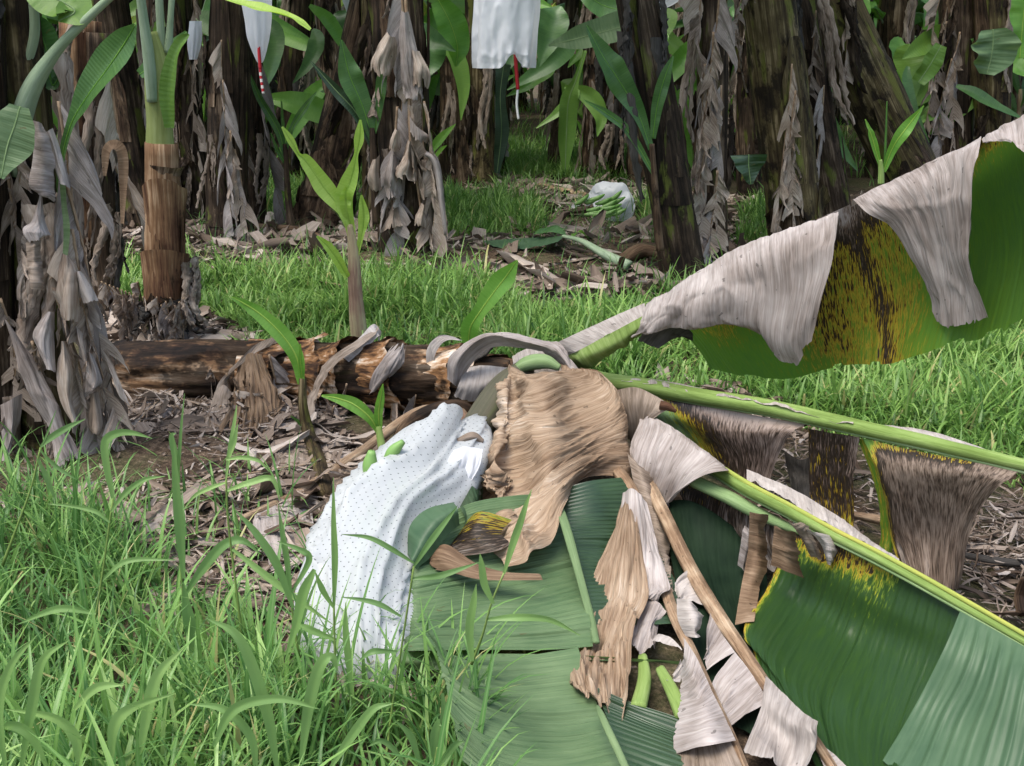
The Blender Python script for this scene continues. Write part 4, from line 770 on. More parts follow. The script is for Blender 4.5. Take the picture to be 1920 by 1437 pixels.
flap('torn_flap', [rowC([(1400, 880), (1480, 915), (1560, 960), (1630, 1010), (1680, 1048)], .16), rowC([(1400, 905), (1485, 945), (1565, 990), (1625, 1022), (1690, 1058)], .02)], 'white_dry', LC, nu=60, nv=12, rag=.15, wr=.006)
def dC(u, v):
    return .08 + .62 * g_(v, .0, .14) * (u < .62) * (1 - u * .9) + .46 * g_(u, 0, .035) + .30 * g_(v, .12, .12) * g_(u, .22, .22) + .14 * g_(u, .55, .1) * g_(v, .25, .18)
patch('blade', [rowC([(1490, 972), (1560, 1008), (1650, 1056), (1730, 1100), (1805, 1145)], .01), rowC([(1470, 1030), (1545, 1070), (1630, 1118), (1712, 1160), (1790, 1190)], -.02, 10), rowC([(1440, 1100), (1515, 1150), (1600, 1200), (1690, 1240), (1762, 1262)], -.05, 40),
                rowC([(1396, 1180), (1460, 1240), (1550, 1310), (1650, 1360), (1715, 1370)], -.05, 110), [(1412, 1228, 2.6), (1480, 1310, 2.4), (1560, 1400, 2.2), (1640, 1460, 2.1), (1680, 1450, 2.1)], [(1430, 1290, 2.5), (1510, 1400, 2.25), (1580, 1500, 2.05), (1650, 1540, 2.0), (1670, 1520, 2.0)]],
      M['blade_c'], LC, decay=dC, nu=260, nv=80, wr=.001, fr=40, lowwr=.016, seed=41, rib=(.036, .0022))
patch('blade', [rowC([(1800, 1146), (1860, 1178), (1930, 1218), (2010, 1262)], -.03), rowC([(1772, 1215), (1840, 1255), (1910, 1290), (2000, 1330)], -.10, 30), rowC([(1718, 1320), (1790, 1365), (1880, 1410), (1990, 1440)], -.16, 80), [(1655, 1428, 2.06), (1740, 1490, 1.98), (1840, 1540, 1.9), (1960, 1560, 1.85)]],
      M['green_pale'], LC, nu=200, nv=50, wr=.001, lowwr=.008, seed=42, rib=(.038, .004))
patch('blade', [rowC([(1285, 895), (1340, 915), (1400, 950), (1500, 990)], .05), rowC([(1275, 925), (1330, 965), (1400, 1000), (1500, 1050)], -.02), rowC([(1285, 945), (1350, 1005), (1420, 1040), (1500, 1075)], .02), rowC([(1300, 950), (1365, 1012), (1430, 1060), (1490, 1090)], .08)], M['sick'], LC, decay=lambda u, v: .62 + .35 * v + .15 * u, nu=60, nv=26, wr=.006, seed=43)
for i, (l, r, mt, ys) in enumerate([([(1406, 960), (1402, 1040), (1388, 1110), (1378, 1172)], [(1440, 965), (1436, 1050), (1424, 1115), (1416, 1168)], 'brown', 2.95), ([(1452, 985), (1448, 1020), (1446, 1060)], [(1492, 1000), (1500, 1040), (1508, 1085)], 'brown', 2.8),
                                ([(1478, 975), (1500, 1005), (1520, 1045)], [(1505, 985), (1530, 1012), (1548, 1050)], 'grey_b', 2.78), ([(1510, 990), (1540, 1020), (1552, 1058)], [(1548, 1005), (1566, 1030), (1562, 1062)], 'white_dry', 2.74), ([(1395, 985), (1382, 1060)], [(1420, 1000), (1400, 1075)], 'grey', 3.0)]):
    mid = [((a[0] + b_[0]) / 2, (a[1] + b_[1]) / 2, ys - .04) for a, b_ in zip(l, r)]
    flap('torn_flap', [[(x, y, ys) for x, y in l], mid, [(x, y, ys) for x, y in r]], mt, LC, nu=30, nv=10, seed=50 + i, rag=.1, lowwr=.01)

# leaf D: the big tan withered leaf in the centre
LD = flap('leaf', [Z3([(1050, 684), (1126, 700), (1166, 756), (1180, 826), (1184, 890)], (4.2, 3.62)), Z3([(1052, 690), (1124, 716), (1154, 770), (1166, 830), (1176, 893)], (4.12, 4.02, 3.8, 3.68, 3.56)), Z3([(1020, 690), (1072, 735), (1095, 800), (1104, 850), (1110, 891)], (4.08, 3.95, 3.7, 3.58, 3.5)),
                   Z3([(985, 692), (1022, 760), (1028, 830), (1035, 885), (1062, 940)], (4.02, 3.74, 3.5, 3.3, 3.12)), Z3([(962, 693), (968, 770), (955, 850), (965, 925), (1015, 1005)], (4.05, 3.84, 3.6, 3.28, 2.95)),
                   Z3([(950, 694), (945, 780), (925, 860), (935, 945), (980, 1035)], (4.06, 3.80, 3.48, 3.2, 2.86)), Z3([(942, 697), (924, 790), (902, 885), (912, 975), (932, 1064)], (4.10, 3.96, 3.66, 3.3, 2.9))], 'tan', FP, 'large tan withered leaf crumpled over the crown in the centre', nu=110, nv=110, wr=.006, fr=30, lowwr=.06, rag=.07, ragf=18, curl=.03, crease=.015, seed=61)
flap('torn_flap', [Z3([(905, 905), (935, 930), (960, 960), (950, 1000)], (3.66, 3.5)), Z3([(880, 920), (905, 965), (930, 990), (945, 1000)], (3.7, 3.5))], 'brown', LD, nv=12)
# leaf E: grey tan leaf hanging to the right of it
LE = flap('leaf', [Z3([(1196, 770), (1250, 795), (1310, 836), (1366, 880)], (3.95, 3.25)), Z3([(1200, 790), (1250, 812), (1305, 848), (1362, 884)], (3.85, 3.18)), Z3([(1182, 830), (1228, 862), (1270, 885), (1318, 895)], (3.72, 3.2)), Z3([(1180, 860), (1215, 900), (1248, 935), (1262, 930)], (3.66, 3.3)), Z3([(1182, 880), (1212, 930), (1240, 968), (1250, 955)], (3.66, 3.35))], 'grey_b', FP, 'grey brown leaf piece draped right of the tan leaf', nu=70, nv=60, wr=.006, lowwr=.02, seed=62)
LE.data.materials[0] = M['tan']; LE.data.materials[0] = M['grey']
flap('torn_flap', [Z3([(1176, 850), (1192, 920), (1214, 990), (1238, 1060), (1252, 1112)], (3.6, 2.95)), Z3([(1198, 868), (1218, 930), (1236, 1000), (1252, 1065), (1262, 1112)], (3.54, 2.9)), Z3([(1216, 880), (1240, 945), (1255, 1010), (1256, 1060), (1264, 1108)], (3.6, 2.96))], 'grey_b', LE, nu=70, nv=14, seed=63)
flap('leaf', [Z3([(1141, 736), (1188, 726), (1228, 742), (1266, 766)], (4.0, 3.75)), Z3([(1152, 760), (1188, 755), (1220, 762), (1245, 770)], (3.95, 3.75)), Z3([(1164, 795), (1192, 792), (1208, 790), (1218, 785)], (3.93, 3.8)), Z3([(1172, 822), (1190, 834), (1204, 820), (1208, 795)], (3.95, 3.85))], 'grey_b', FP, 'small dark grey leaf curling out beside the crown', nu=40, nv=30, lowwr=.012, seed=64)
pxtube('leaf_tip', [(1238, 760), (1252, 763), (1268, 772)], (3.77, 3.75), (9, 8, 3), 'stem_red', LE)

# leaf J: waxy green leaf below the tan one
def dJ(u, v):
    return .06 + .95 * g_(u - .10 * (1 - v), .30, .055) * (v > .28) * (v < .95) + .34 * g_(u, .0, .14) * (v > .3) + .2 * g_(u, .5, .03) * g_(v, .5, .04)
LJ = pxtube('leaf', [(1047, 945), (1052, 960), (1066, 1005), (1088, 1085), (1108, 1160), (1118, 1205)], (3.26, 2.53), (4, 8, 9, 8, 8, 7), 'rib_wax', FP, flat=.5, label='waxy green leaf with fine cross ribs lying under the tan leaf')
patch('blade', [Z3([(1045, 925), (1064, 1000), (1086, 1080), (1104, 1150), (1112, 1212)], (3.28, 2.62)), Z3([(960, 930), (968, 1020), (985, 1105), (1000, 1170), (1010, 1220)], (3.2, 2.55)), Z3([(880, 945), (885, 1040), (895, 1115), (900, 1175), (905, 1222)], (3.14, 2.48)),
                Z3([(820, 975), (810, 1060), (815, 1125), (815, 1180), (822, 1222)], (3.05, 2.42)), Z3([(790, 995), (770, 1070), (772, 1130), (768, 1180), (770, 1218)], (3.02, 2.42)), Z3([(782, 1000), (757, 1072), (752, 1130), (748, 1180), (750, 1216)], (3.1, 2.5))], M['green_wax'], LJ, nu=420, nv=50, wr=.0005, lowwr=.016, seed=65, rib=(.018, .0030))
patch('torn_flap', [Z3([(985, 1082), (1010, 1076), (1018, 1088)], (2.8, 2.78)), Z3([(900, 1060), (905, 1072), (910, 1088)], (2.84, 2.78)), Z3([(840, 1022), (828, 1045), (850, 1075)], (2.9, 2.82)), Z3([(812, 1030), (800, 1050), (805, 1066)], (2.94, 2.86))], M['brown'], LJ, nu=16, nv=40, rag=.1, seed=66)
patch('torn_flap', [Z3([(960, 975), (940, 1000), (960, 1020)], (3.0, 2.95)), Z3([(905, 960), (890, 1000), (925, 1035)], (3.02, 2.92)), Z3([(880, 975), (858, 1010), (850, 1045)], (3.04, 2.94)), Z3([(862, 1000), (838, 1030), (815, 1050)], (3.0, 2.94))], M['sick'], LJ, decay=lambda u, v: .5 + .3 * u, nu=30, nv=30, seed=67)
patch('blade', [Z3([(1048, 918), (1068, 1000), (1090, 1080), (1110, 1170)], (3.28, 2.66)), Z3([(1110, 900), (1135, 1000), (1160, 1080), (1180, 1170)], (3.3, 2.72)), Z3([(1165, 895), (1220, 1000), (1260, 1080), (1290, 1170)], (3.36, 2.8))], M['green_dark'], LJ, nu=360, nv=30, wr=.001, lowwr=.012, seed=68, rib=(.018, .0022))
patch('blade', [Z3([(850, 942), (800, 955), (768, 988), (764, 1040)], (3.06, 2.9)), Z3([(858, 955), (822, 975), (795, 1010), (772, 1050)], (2.98, 2.84)), Z3([(862, 985), (838, 1005), (812, 1040), (780, 1068)], (3.0, 2.84))], M['green_pale'], LJ, nu=40, nv=20, wr=.002, seed=69)
flap('petiole', [Z3([(906, 868), (886, 908), (862, 950)], (3.7, 3.1)), Z3([(908, 900), (895, 935), (868, 975)], (3.6, 3.05)), Z3([(905, 935), (893, 962), (862, 1010)], (3.6, 3.05))], 'green_pale', LJ, rag=0, wr=.001)
patch('blade', [Z3([(755, 1222), (900, 1226), (1060, 1228), (1280, 1240)], (2.46, 2.55)), Z3([(748, 1240), (900, 1238), (1060, 1232), (1280, 1246)], (2.42, 2.53)), Z3([(758, 1256), (860, 1256), (960, 1240), (1200, 1240)], (2.44, 2.55))], M['green_wax'], LJ, nu=120, nv=16, wr=.001, lowwr=.01)
# leaf K: the lowest green leaf
LK = pxtube('leaf', [(1120, 1325), (1128, 1342), (1143, 1375), (1162, 1415), (1190, 1480)], (2.2, 1.96), (4, 7, 8, 8, 9), 'rib_wax', FP, flat=.8, label='broad green leaf with curved ribs at the bottom, its pointed tip to the left')
patch('blade', colrow(Z3([(1084, 1216), (990, 1232), (900, 1232), (838, 1222), (795, 1188)], (2.5, 2.48, 2.44, 2.42, 2.42)), Z3([(1105, 1280), (1000, 1290), (920, 1285), (860, 1262), (812, 1220)], (2.4, 2.34, 2.3, 2.3, 2.32)), Z3([(1128, 1340), (1030, 1350), (950, 1345), (890, 1320), (838, 1270)], (2.26, 2.2, 2.16, 2.16, 2.2)),
                      Z3([(1152, 1400), (1060, 1415), (980, 1412), (910, 1390), (845, 1330)], (2.12, 2.08, 2.05, 2.05, 2.1)), Z3([(1190, 1490), (1100, 1500), (1010, 1500), (930, 1480), (868, 1430)], (1.98, 1.95, 1.93, 1.95, 2.0))), M['green_wax'], LK, nu=360, nv=60, wr=.0005, lowwr=.018, seed=71, rib=(.019, .0030))
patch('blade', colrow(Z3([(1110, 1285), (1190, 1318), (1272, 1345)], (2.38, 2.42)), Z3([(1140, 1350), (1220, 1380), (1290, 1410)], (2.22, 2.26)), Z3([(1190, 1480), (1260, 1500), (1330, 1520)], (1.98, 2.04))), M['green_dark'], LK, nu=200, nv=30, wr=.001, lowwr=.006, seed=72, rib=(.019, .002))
# leaf underside in the hollow behind, the hollow's shade painted into its near-black green
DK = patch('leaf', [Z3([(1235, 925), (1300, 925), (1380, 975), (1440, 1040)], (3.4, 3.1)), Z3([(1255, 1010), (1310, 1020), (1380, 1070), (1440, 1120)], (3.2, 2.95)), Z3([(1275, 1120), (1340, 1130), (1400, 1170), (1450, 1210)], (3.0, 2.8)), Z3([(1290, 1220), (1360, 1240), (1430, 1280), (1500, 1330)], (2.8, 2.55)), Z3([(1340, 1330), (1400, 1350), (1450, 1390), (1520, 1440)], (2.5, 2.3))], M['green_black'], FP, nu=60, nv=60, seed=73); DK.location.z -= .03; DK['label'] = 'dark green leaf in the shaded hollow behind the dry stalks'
# dry leaf G with its stalk, and dry leaf I
LG = pxtube('leaf', [(1160, 885), (1185, 925), (1215, 1010), (1248, 1108), (1268, 1162), (1298, 1225), (1335, 1305), (1372, 1385), (1400, 1450)], (3.55, 3.4, 3.1, 2.8, 2.65, 2.48, 2.3, 2.12, 2.0), (12, 13, 13, 12, 12, 11, 10, 10, 9), 'rib_dry', FP, label='withered hanging leaf with a tan stalk, its blade shrivelled to a brown point')
flap('torn_flap', [Z3([(1170, 925), (1188, 918), (1214, 942)], (3.22, 3.15)), Z3([(1162, 1000), (1190, 990), (1232, 1015)], (3.1, 3.02)), Z3([(1140, 1060), (1185, 1050), (1245, 1070)], (2.95, 2.88)), Z3([(1120, 1110), (1175, 1105), (1256, 1114)], (2.85, 2.76)), Z3([(1125, 1135), (1175, 1128), (1215, 1122)], (2.82, 2.76))], 'grey', LG, 'pale upper fold', nu=70, nv=70, wr=.012, fr=36, lowwr=.03, seed=74)
flap('torn_flap', [Z3([(1166, 945), (1176, 935), (1188, 945)], (3.2, 3.16)), Z3([(1136, 1030), (1166, 1022), (1205, 1035)], (3.0, 2.94)), Z3([(1100, 1110), (1150, 1104), (1216, 1118)], (2.82, 2.74)), Z3([(1076, 1180), (1130, 1182), (1190, 1188)], (2.66, 2.58)), Z3([(1062, 1248), (1116, 1262), (1180, 1262)], (2.44, 2.36)), Z3([(1088, 1292), (1130, 1322), (1164, 1352)], (2.28, 2.18))], 'tan', LG, 'brown shrivelled tip', nu=90, nv=90, wr=.008, fr=30, lowwr=.03, rag=.05, ragf=7, crease=.014, seed=75)
flap('torn_flap', [Z3([(1282, 1195), (1310, 1240), (1345, 1315), (1380, 1388)], (2.5, 2.08)), Z3([(1284, 1225), (1296, 1270), (1315, 1330), (1330, 1396)], (2.44, 2.04)), Z3([(1280, 1240), (1272, 1290), (1266, 1345), (1256, 1412)], (2.46, 2.1))], 'grey', LG, nu=60, nv=26, seed=76)
flap('torn_flap', [Z3([(1262, 1400), (1310, 1392), (1368, 1386)], (2.12, 2.1)), Z3([(1255, 1470), (1320, 1470), (1410, 1480)], (2.0, 1.95))], 'grey_b', LG, nv=14, seed=77)
flap('torn_flap', [Z3([(1268, 1122), (1272, 1160), (1286, 1194)], (2.66, 2.54)), Z3([(1292, 1125), (1300, 1160), (1306, 1196)], (2.6, 2.5)), Z3([(1306, 1138), (1312, 1165), (1311, 1194)], (2.64, 2.54))], 'white_dry', LG, nv=14, rag=.02, seed=78)
flap('torn_flap', [Z3([(1212, 1125), (1235, 1128), (1250, 1145)], (2.76, 2.7)), Z3([(1190, 1165), (1215, 1175), (1240, 1170)], (2.7, 2.66)), Z3([(1178, 1200), (1200, 1222), (1228, 1215)], (2.66, 2.6))], 'grey', LG, nu=30, nv=30, wr=.012, lowwr=.02, seed=79)
flap('torn_flap', [Z3([(1235, 1190), (1258, 1196), (1280, 1218)], (2.6, 2.5)), Z3([(1222, 1206), (1248, 1210), (1278, 1216)], (2.58, 2.5))], 'white_dry', LG, nv=10, seed=80)
flap('torn_flap', [Z3([(1276, 1236), (1280, 1255), (1275, 1280)], (2.46, 2.42)), Z3([(1262, 1265), (1258, 1278), (1248, 1282)], (2.44, 2.4))], 'white_dry', LG, nv=10, seed=81)
LI = pxtube('leaf', [(1188, 850), (1210, 895), (1240, 955), (1290, 1058), (1338, 1140), (1400, 1232), (1440, 1290), (1480, 1338), (1525, 1385), (1575, 1460)], (3.85, 3.62, 3.3, 3.0, 2.78, 2.52, 2.36, 2.24, 2.12, 1.98), (10, 12, 13, 14, 14, 13, 12, 10, 10, 9), 'rib_dry', FP, label='withered leaf on a straight tan stalk with separate grey flaps along its lower half')
IF = [([(1332, 1150), (1352, 1185), (1378, 1222)], [(1324, 1185), (1335, 1212), (1352, 1236)], [(1322, 1215), (1322, 1240), (1323, 1258)], 2.72, 'grey'),
      ([(1378, 1222), (1412, 1268), (1438, 1310)], [(1345, 1262), (1378, 1300), (1420, 1330)], [(1332, 1288), (1350, 1330), (1365, 1368)], 2.5, 'grey'),
      ([(1290, 1068), (1305, 1095), (1318, 1135)], [(1270, 1085), (1282, 1108), (1300, 1130)], [(1262, 1105), (1275, 1125), (1285, 1132)], 2.95, 'white_dry')]
for i, (r0, r1, r2, y, mt) in enumerate(IF):
    e = y - .16 if i < 2 else y - .1
    flap('torn_flap', [Z3(r0, (y, e)), Z3(r1, (y - .06, e - .06)), Z3(r2, (y - .04, e - .03))], mt, LI, nu=40, nv=24, rag=.03, seed=90 + i)
flap('torn_flap', [Z3([(1436, 1268), (1470, 1302), (1505, 1334), (1534, 1352)], (2.36, 2.1)), Z3([(1430, 1305), (1462, 1335), (1495, 1360), (1528, 1368)], (2.28, 2.04)), Z3([(1418, 1350), (1455, 1378), (1490, 1398), (1520, 1400)], (2.24, 2.02)), Z3([(1392, 1412), (1440, 1436), (1482, 1446), (1512, 1440)], (2.18, 2.0))], 'white_dry', LI, 'large grey flap at the lower end of the stalk', nu=50, nv=50, wr=.008, fr=40, lowwr=.02, seed=95)
flap('torn_flap', [Z3([(1545, 1400), (1570, 1420), (1600, 1450)], (2.1, 2.0)), Z3([(1530, 1410), (1545, 1440), (1560, 1480)], (2.08, 1.98))], 'white_dry', LI, nv=10)
for (a, b_, c_) in (((1205, 1232), (1208, 1275), (1196, 1330)), ((1238, 1255), (1262, 1300), (1282, 1345))):
    pxtube('leaf_stalk', [a, b_, c_], (2.62, 2.42), (9, 13, 16), 'midrib', FP, nseg=12)

# ---------------------------------------------------------------- the white bag over the fruit bunch
secs = [((832, 785), (884, 800), 3.95, .04), ((790, 800), (900, 822), 3.82, .08), ((742, 830), (908, 862), 3.68, .12), ((690, 885), (895, 920), 3.5, .15), ((648, 940), (868, 975), 3.34, .17), ((606, 1000), (815, 1030), 3.16, .18), ((580, 1065), (790, 1090), 2.98, .18),
        ((558, 1130), (778, 1150), 2.82, .17), ((560, 1195), (772, 1205), 2.66, .15), ((600, 1250), (762, 1258), 2.52, .11), ((636, 1292), (738, 1300), 2.44, .05)]
nn = 150; mm = 120
Lf = CR(np.array([W(a[0], a[1], y) for a, b_, y, d in secs]), nn); Rt = CR(np.array([W(b_[0], b_[1], y) for a, b_, y, d in secs]), nn); Dp = CR(np.array([[d] for *_, d in secs]), nn)[:, 0]
Cc = (Lf + Rt) / 2; Sx = (Rt - Lf) / 2; ax = norm(np.gradient(Cc, axis=0)); Dd = norm(np.cross(ax, norm(Sx))); th = np.linspace(0, 2 * np.pi, mm, endpoint=False)
tl = np.linspace(0, 1, nn)[:, None]
se = lambda q, e: np.sign(q) * np.abs(q) ** e
g = Cc[:, None] + se(np.cos(th), .9)[None, :, None] * Sx[:, None] + se(np.sin(th), .8)[None, :, None] * (Dd * Dp[:, None])[:, None]
Nr = norm(g - Cc[:, None])
fold = .030 * np.exp(-tl * 2.0) * np.sin(th[None] * 5 + 2.5 * vn(tl * 4, th[None] * .8, 3)) + .026 * fbm(np.cos(th)[None] * 2.2 + tl * 3, np.sin(th)[None] * 2.2 + tl * 2, 12)
ridge = 1 - np.abs(vn(np.cos(th)[None] * 3 + tl * 1.5, np.sin(th)[None] * 3 - tl * 4, 17)); fold = fold + .022 * ridge ** 9 + .003 * fbm(tl * 46 + 0 * th[None], th[None] * 4, 6) * (tl > .6)
g = g + Nr * fold[..., None]
g = np.concatenate([Cc[None, :1].repeat(mm, 1), g, Cc[None, -1:].repeat(mm, 1)], 0)
mb = MB(); per = float(np.linalg.norm(np.diff(g[nn // 2], axis=0), axis=1).sum())
arc = np.concatenate([[0], np.cumsum(np.linalg.norm(np.diff(Cc, axis=0), axis=1))]); arc = np.concatenate([[arc[0]], arc, [arc[-1]]])
mb.grid(g, np.stack(np.meshgrid(th / 6.283 * per, arc), -1), closed=True)
def bag_mat(name, dots, col=(.62, .65, .665), alpha=.16, tr=.35):
    b = NB(name, .32, .5); c = b.mix(1, col, col)
    if dots:
        tc = b.n('TexCoord'); sx = b.n('SeparateXYZ'); b.l(tc.outputs['UV'], sx.inputs[0]); k = 1 / .022
        ru = b.math('MULTIPLY', sx.outputs[1], k); row = b.math('FLOOR', ru); ofs = b.math('MULTIPLY', b.math('MODULO', row, 2.0), .5)
        fu = b.math('SUBTRACT', b.math('FRACT', b.math('ADD', b.math('MULTIPLY', sx.outputs[0], k * .8), ofs)), .5); fv = b.math('SUBTRACT', b.math('FRACT', ru), .5)
        rr = b.math('ADD', b.math('MULTIPLY', fu, b.math('MULTIPLY', fu, 1.5)), b.math('MULTIPLY', fv, fv)); dot = b.math('LESS_THAN', rr, .012)
        c = b.mix(b.math('MULTIPLY', dot, .85), c, (.05, .07, .07))
    b.col(c); wr = b.noise((60, 14, 1), 3); b.bump(wr, .25, .004)
    t = b.n('BsdfTranslucent'); b.l(c, t.inputs[0]); x = b.n('MixShader'); x.inputs[0].default_value = tr; b.l(b.p.outputs[0], x.inputs[1]); b.l(t.outputs[0], x.inputs[2])
    tp_ = b.n('BsdfTransparent'); y = b.n('MixShader'); y.inputs[0].default_value = alpha; b.l(x.outputs[0], y.inputs[1]); b.l(tp_.outputs[0], y.inputs[2]); b.l(y.outputs[0], b.o.inputs[0]); return b.m
M['bag'] = bag_mat('white_perforated_plastic', True); M['bag_thin'] = bag_mat('white_thin_plastic', False, (.80, .82, .86), .10, .45)
BG = thing('fruit_bag', 'large white perforated plastic bag over the fruit bunch beside the tan leaf', 'fruit bag', tuple(onground((float(Cc[90][0]), float(Cc[90][1]), 0))))
mb.build('sleeve', M['bag'], BG)
# gathered crumpled neck
flap('gathered_neck', [Z3([(850, 845), (875, 838), (905, 842)], (3.5, 3.5)), Z3([(838, 870), (870, 866), (900, 872)], (3.42, 3.44)), Z3([(834, 900), (862, 905), (885, 900)], (3.38, 3.4)), Z3([(836, 915), (850, 920), (868, 922)], (3.38, 3.4))], 'grey', BG, nu=40, nv=40, wr=.02, fr=40, lowwr=.02, rag=.1).data.materials[0] = M['bag_thin']
pxtube('tie', [(858, 828), (885, 818), (905, 828)], (3.6, 3.62), (6, 8, 5), 'grey_b', BG, rough=.3)
# the bunch inside, green fruit tips showing at the upper edge
def finger(mb, p, d, L, r, bend=(0, 0, .3), seed=0):
    d = np.array(d, float); d /= np.linalg.norm(d); bend = np.array(bend); P = [np.array(p) + d * L * t + bend * L * (t - t * t) for t in np.linspace(0, 1, 6)]
    tube(mb, P, [r * .35, r * .85, r, r, r * .8, r * .25], 8, 14, rough=.04, seed=seed)
M['fruit'] = tint_mat('green_fruit', [(0, (.10, .24, .04)), (1, (.22, .38, .07))], .45, 0)
BN = thing('banana_bunch', 'green banana bunch inside the big white bag, two fruit tips poking out', 'banana bunch', tuple(Cc[40]))
r_ = random.Random(4)
for h_ in range(4):
    mb = MB(); i = 58 + h_ * 15; c = Cc[i]
    for k in range(9):
        a = 2 * math.pi * k / 9 + h_; d = norm(Sx[i]) * math.cos(a) + Dd[i] * math.sin(a); finger(mb, c + d * .03, d * .6 - ax[i] * .7, .10, .017, ax[i] * -.2, k)
    mb.build('fruit_hand', M['fruit'], BN)
mb = MB(); tube(mb, [Cc[k] for k in (16, 40, 80, 120)], [.03, .03, .025, .015], 10); mb.build('stalk', M['stalk'], BN)
for (a, b_, hw) in (((708, 900), (703, 846), 14), ((738, 862), (762, 828), 11)):
    mb = MB(); P = [W(a[0] - 8, a[1], 3.36), W((a[0] + b_[0]) / 2 - 11, (a[1] + b_[1]) / 2, 3.36), W(b_[0] - 6, b_[1], 3.36)]; tube(mb, P, [hw / ppm(3.6), hw / ppm(3.6), hw * .45 / ppm(3.6)], 10); mb.build('fruit', M['fruit'], BN)
# ---------------------------------------------------------------- left foreground clump
def flaps(root, lst, mats, seed=300, **k):
    for i, (l, r, ys) in enumerate(lst):
        y0, y1 = ys; n = len(l); Ys = np.linspace(y0, y1, n)
        m = [((a[0] + b_[0]) / 2, (a[1] + b_[1]) / 2, y - .035) for a, b_, y in zip(l, r, Ys)]
        rows_ = [[(a[0], a[1], y) for a, y in zip(l, Ys)], m, [(b_[0], b_[1], y + .01) for b_, y in zip(r, Ys)]]
        flap('dry_leaf', rows_ if i in (0, 2) and seed == 300 else [[q[j] for q in rows_] for j in range(n)],
             mats[i % len(mats)], root, nu=30, nv=36, seed=seed + i, lowwr=.02, **k)
R, B, E = plant('broad banana stem at the left edge cloaked in grey dead leaf rags', (98, 852), (30, 0), (48, 34), 'stem_green', 0, 6, seed=101, amp=.12)
for (px, py, Y, L, i, sx, yaw, t) in [(110, 190, 3.95, 1.0, 1, 1.0, .1, -.03), (120, 330, 3.93, .95, 5, .95, -.2, -.06), (135, 430, 3.92, .8, 3, .95, .2, -.06), (100, 540, 3.86, .7, 7, .9, .1, -.08), (150, 560, 3.9, .65, 0, .8, -.1, -.08), (25, 260, 3.95, .6, 4, .7, .3, 0), (60, 640, 3.85, .5, 2, .8, .3, -.1), (165, 520, 4.0, .75, 6, .7, -.3, -.05)]:
    hang(R, B, px, py, Y, L, i, sx, yaw, t)
flaps(R, [([(60, 225), (62, 290), (56, 345), (72, 362)], [(78, 232), (100, 300), (104, 350), (103, 380)], (3.86, 3.84)),
          ([(74, 362), (58, 410), (46, 430), (60, 456)], [(80, 362), (88, 410), (100, 442), (84, 450)], (3.84, 3.82)),
          ([(48, 455), (52, 500), (58, 540)], [(80, 445), (76, 500), (74, 545)], (3.84, 3.82)),
          ([(118, 475), (114, 530), (113, 600)], [(130, 482), (143, 520), (145, 612)], (3.86, 3.84)),
          ([(143, 508), (150, 545), (160, 570)], [(150, 510), (168, 540), (180, 568)], (3.86, 3.84)),
          ([(90, 585), (64, 625), (82, 690)], [(100, 585), (98, 650), (104, 705)], (3.84, 3.8)),
          ([(8, 600), (40, 700), (78, 790), (108, 885)], [(22, 610), (72, 690), (108, 770), (152, 862)], (3.84, 3.8)),
          ([(165, 660), (168, 700), (164, 740)], [(172, 665), (190, 715), (185, 725)], (3.88, 3.86)),
          ([(166, 740), (170, 790), (178, 815)], [(184, 735), (192, 790), (186, 818)], (3.88, 3.85)),
          ([(112, 640), (108, 690), (112, 740), (135, 800)], [(122, 640), (136, 690), (140, 750), (150, 800)], (3.84, 3.8)),
          ([(82, 250), (95, 300), (110, 340)], [(100, 240), (122, 300), (130, 360)], (3.9, 3.88)),
          ([(0, 760), (2, 820), (0, 870)], [(42, 738), (38, 800), (24, 855)], (3.9, 3.86))], ['grey', 'grey', 'grey_b', 'hang', 'white_dry', 'grey'])
pxtube('petiole', [(30, 330), (42, 230), (62, 165), (105, 98), (165, 35), (235, -30)], (4.0, 3.9), (10, 24, 23, 15, 11, 9), 'petiole', R, nseg=18, flat=.7, label='pale waxy leaf stalk curving up to the right')
pxtube('petiole', [(52, 120), (66, 60), (62, -20)], (4.05, 4.0), (8, 9, 9), 'petiole', R)
def leafpx(name, pts, Ys, hw, mat, parent, nu=30, fold=.25, label=None, seed=0, wave=.15, up=None, rib=True, ribm=None):
    ribm = ribm or {'lime': 'lime', 'fresh': 'lime', 'green': 'fresh'}.get(mat, 'rib_pale')
    q = Z3(pts, Ys); hws = np.interp(np.linspace(0, 1, len(q)), np.linspace(0, 1, len(hw)), hw); P = [WC(*p) for p in q]
    mb = MB(); rleaf(mb, P, [h / ppm(p[2]) for h, p in zip(hws, q)], nu, fold, seed=seed, wave=wave, up=up)
    if rib: tube(mb, P, [min(.0035, .16 * h / ppm(p[2]) + .0005) for h, p in zip(hws, q)], 6, nu, mi=1)
    o = mb.build(name, [M[mat], M[ribm]], parent)
    if label: o['label'] = label
    return o
leafpx('leaf', [(118, 420), (112, 350), (118, 290), (135, 230), (165, 180), (205, 125), (238, 75), (254, 46)], (4.0, 3.8), (3, 5, 7, 9, 26, 34, 22, 3), 'green', R, label='green leaf blade reaching up across the brown stump', fold=.35)
leafpx('leaf', [(38, 200), (28, 235), (14, 275), (2, 335)], (3.75, 3.7), (20, 36, 40, 8), 'green_wax', R, fold=.15, wave=.05)
leafpx('petiole', [(118, 520), (126, 440), (121, 380), (116, 330)], (3.9, 3.9), (3, 6, 6, 4), 'rib_pale', R, rib=False)
leafpx('leaf', [(60, 30), (75, 60), (88, 100), (98, 160), (118, 130)], (4.1, 4.1), (10, 25, 22, 12, 2), 'green', R)
leafpx('leaf', [(40, -40), (90, -10), (140, 20), (110, 40)], (3.95, 3.9), (10, 35, 30, 4), 'yellow', R)
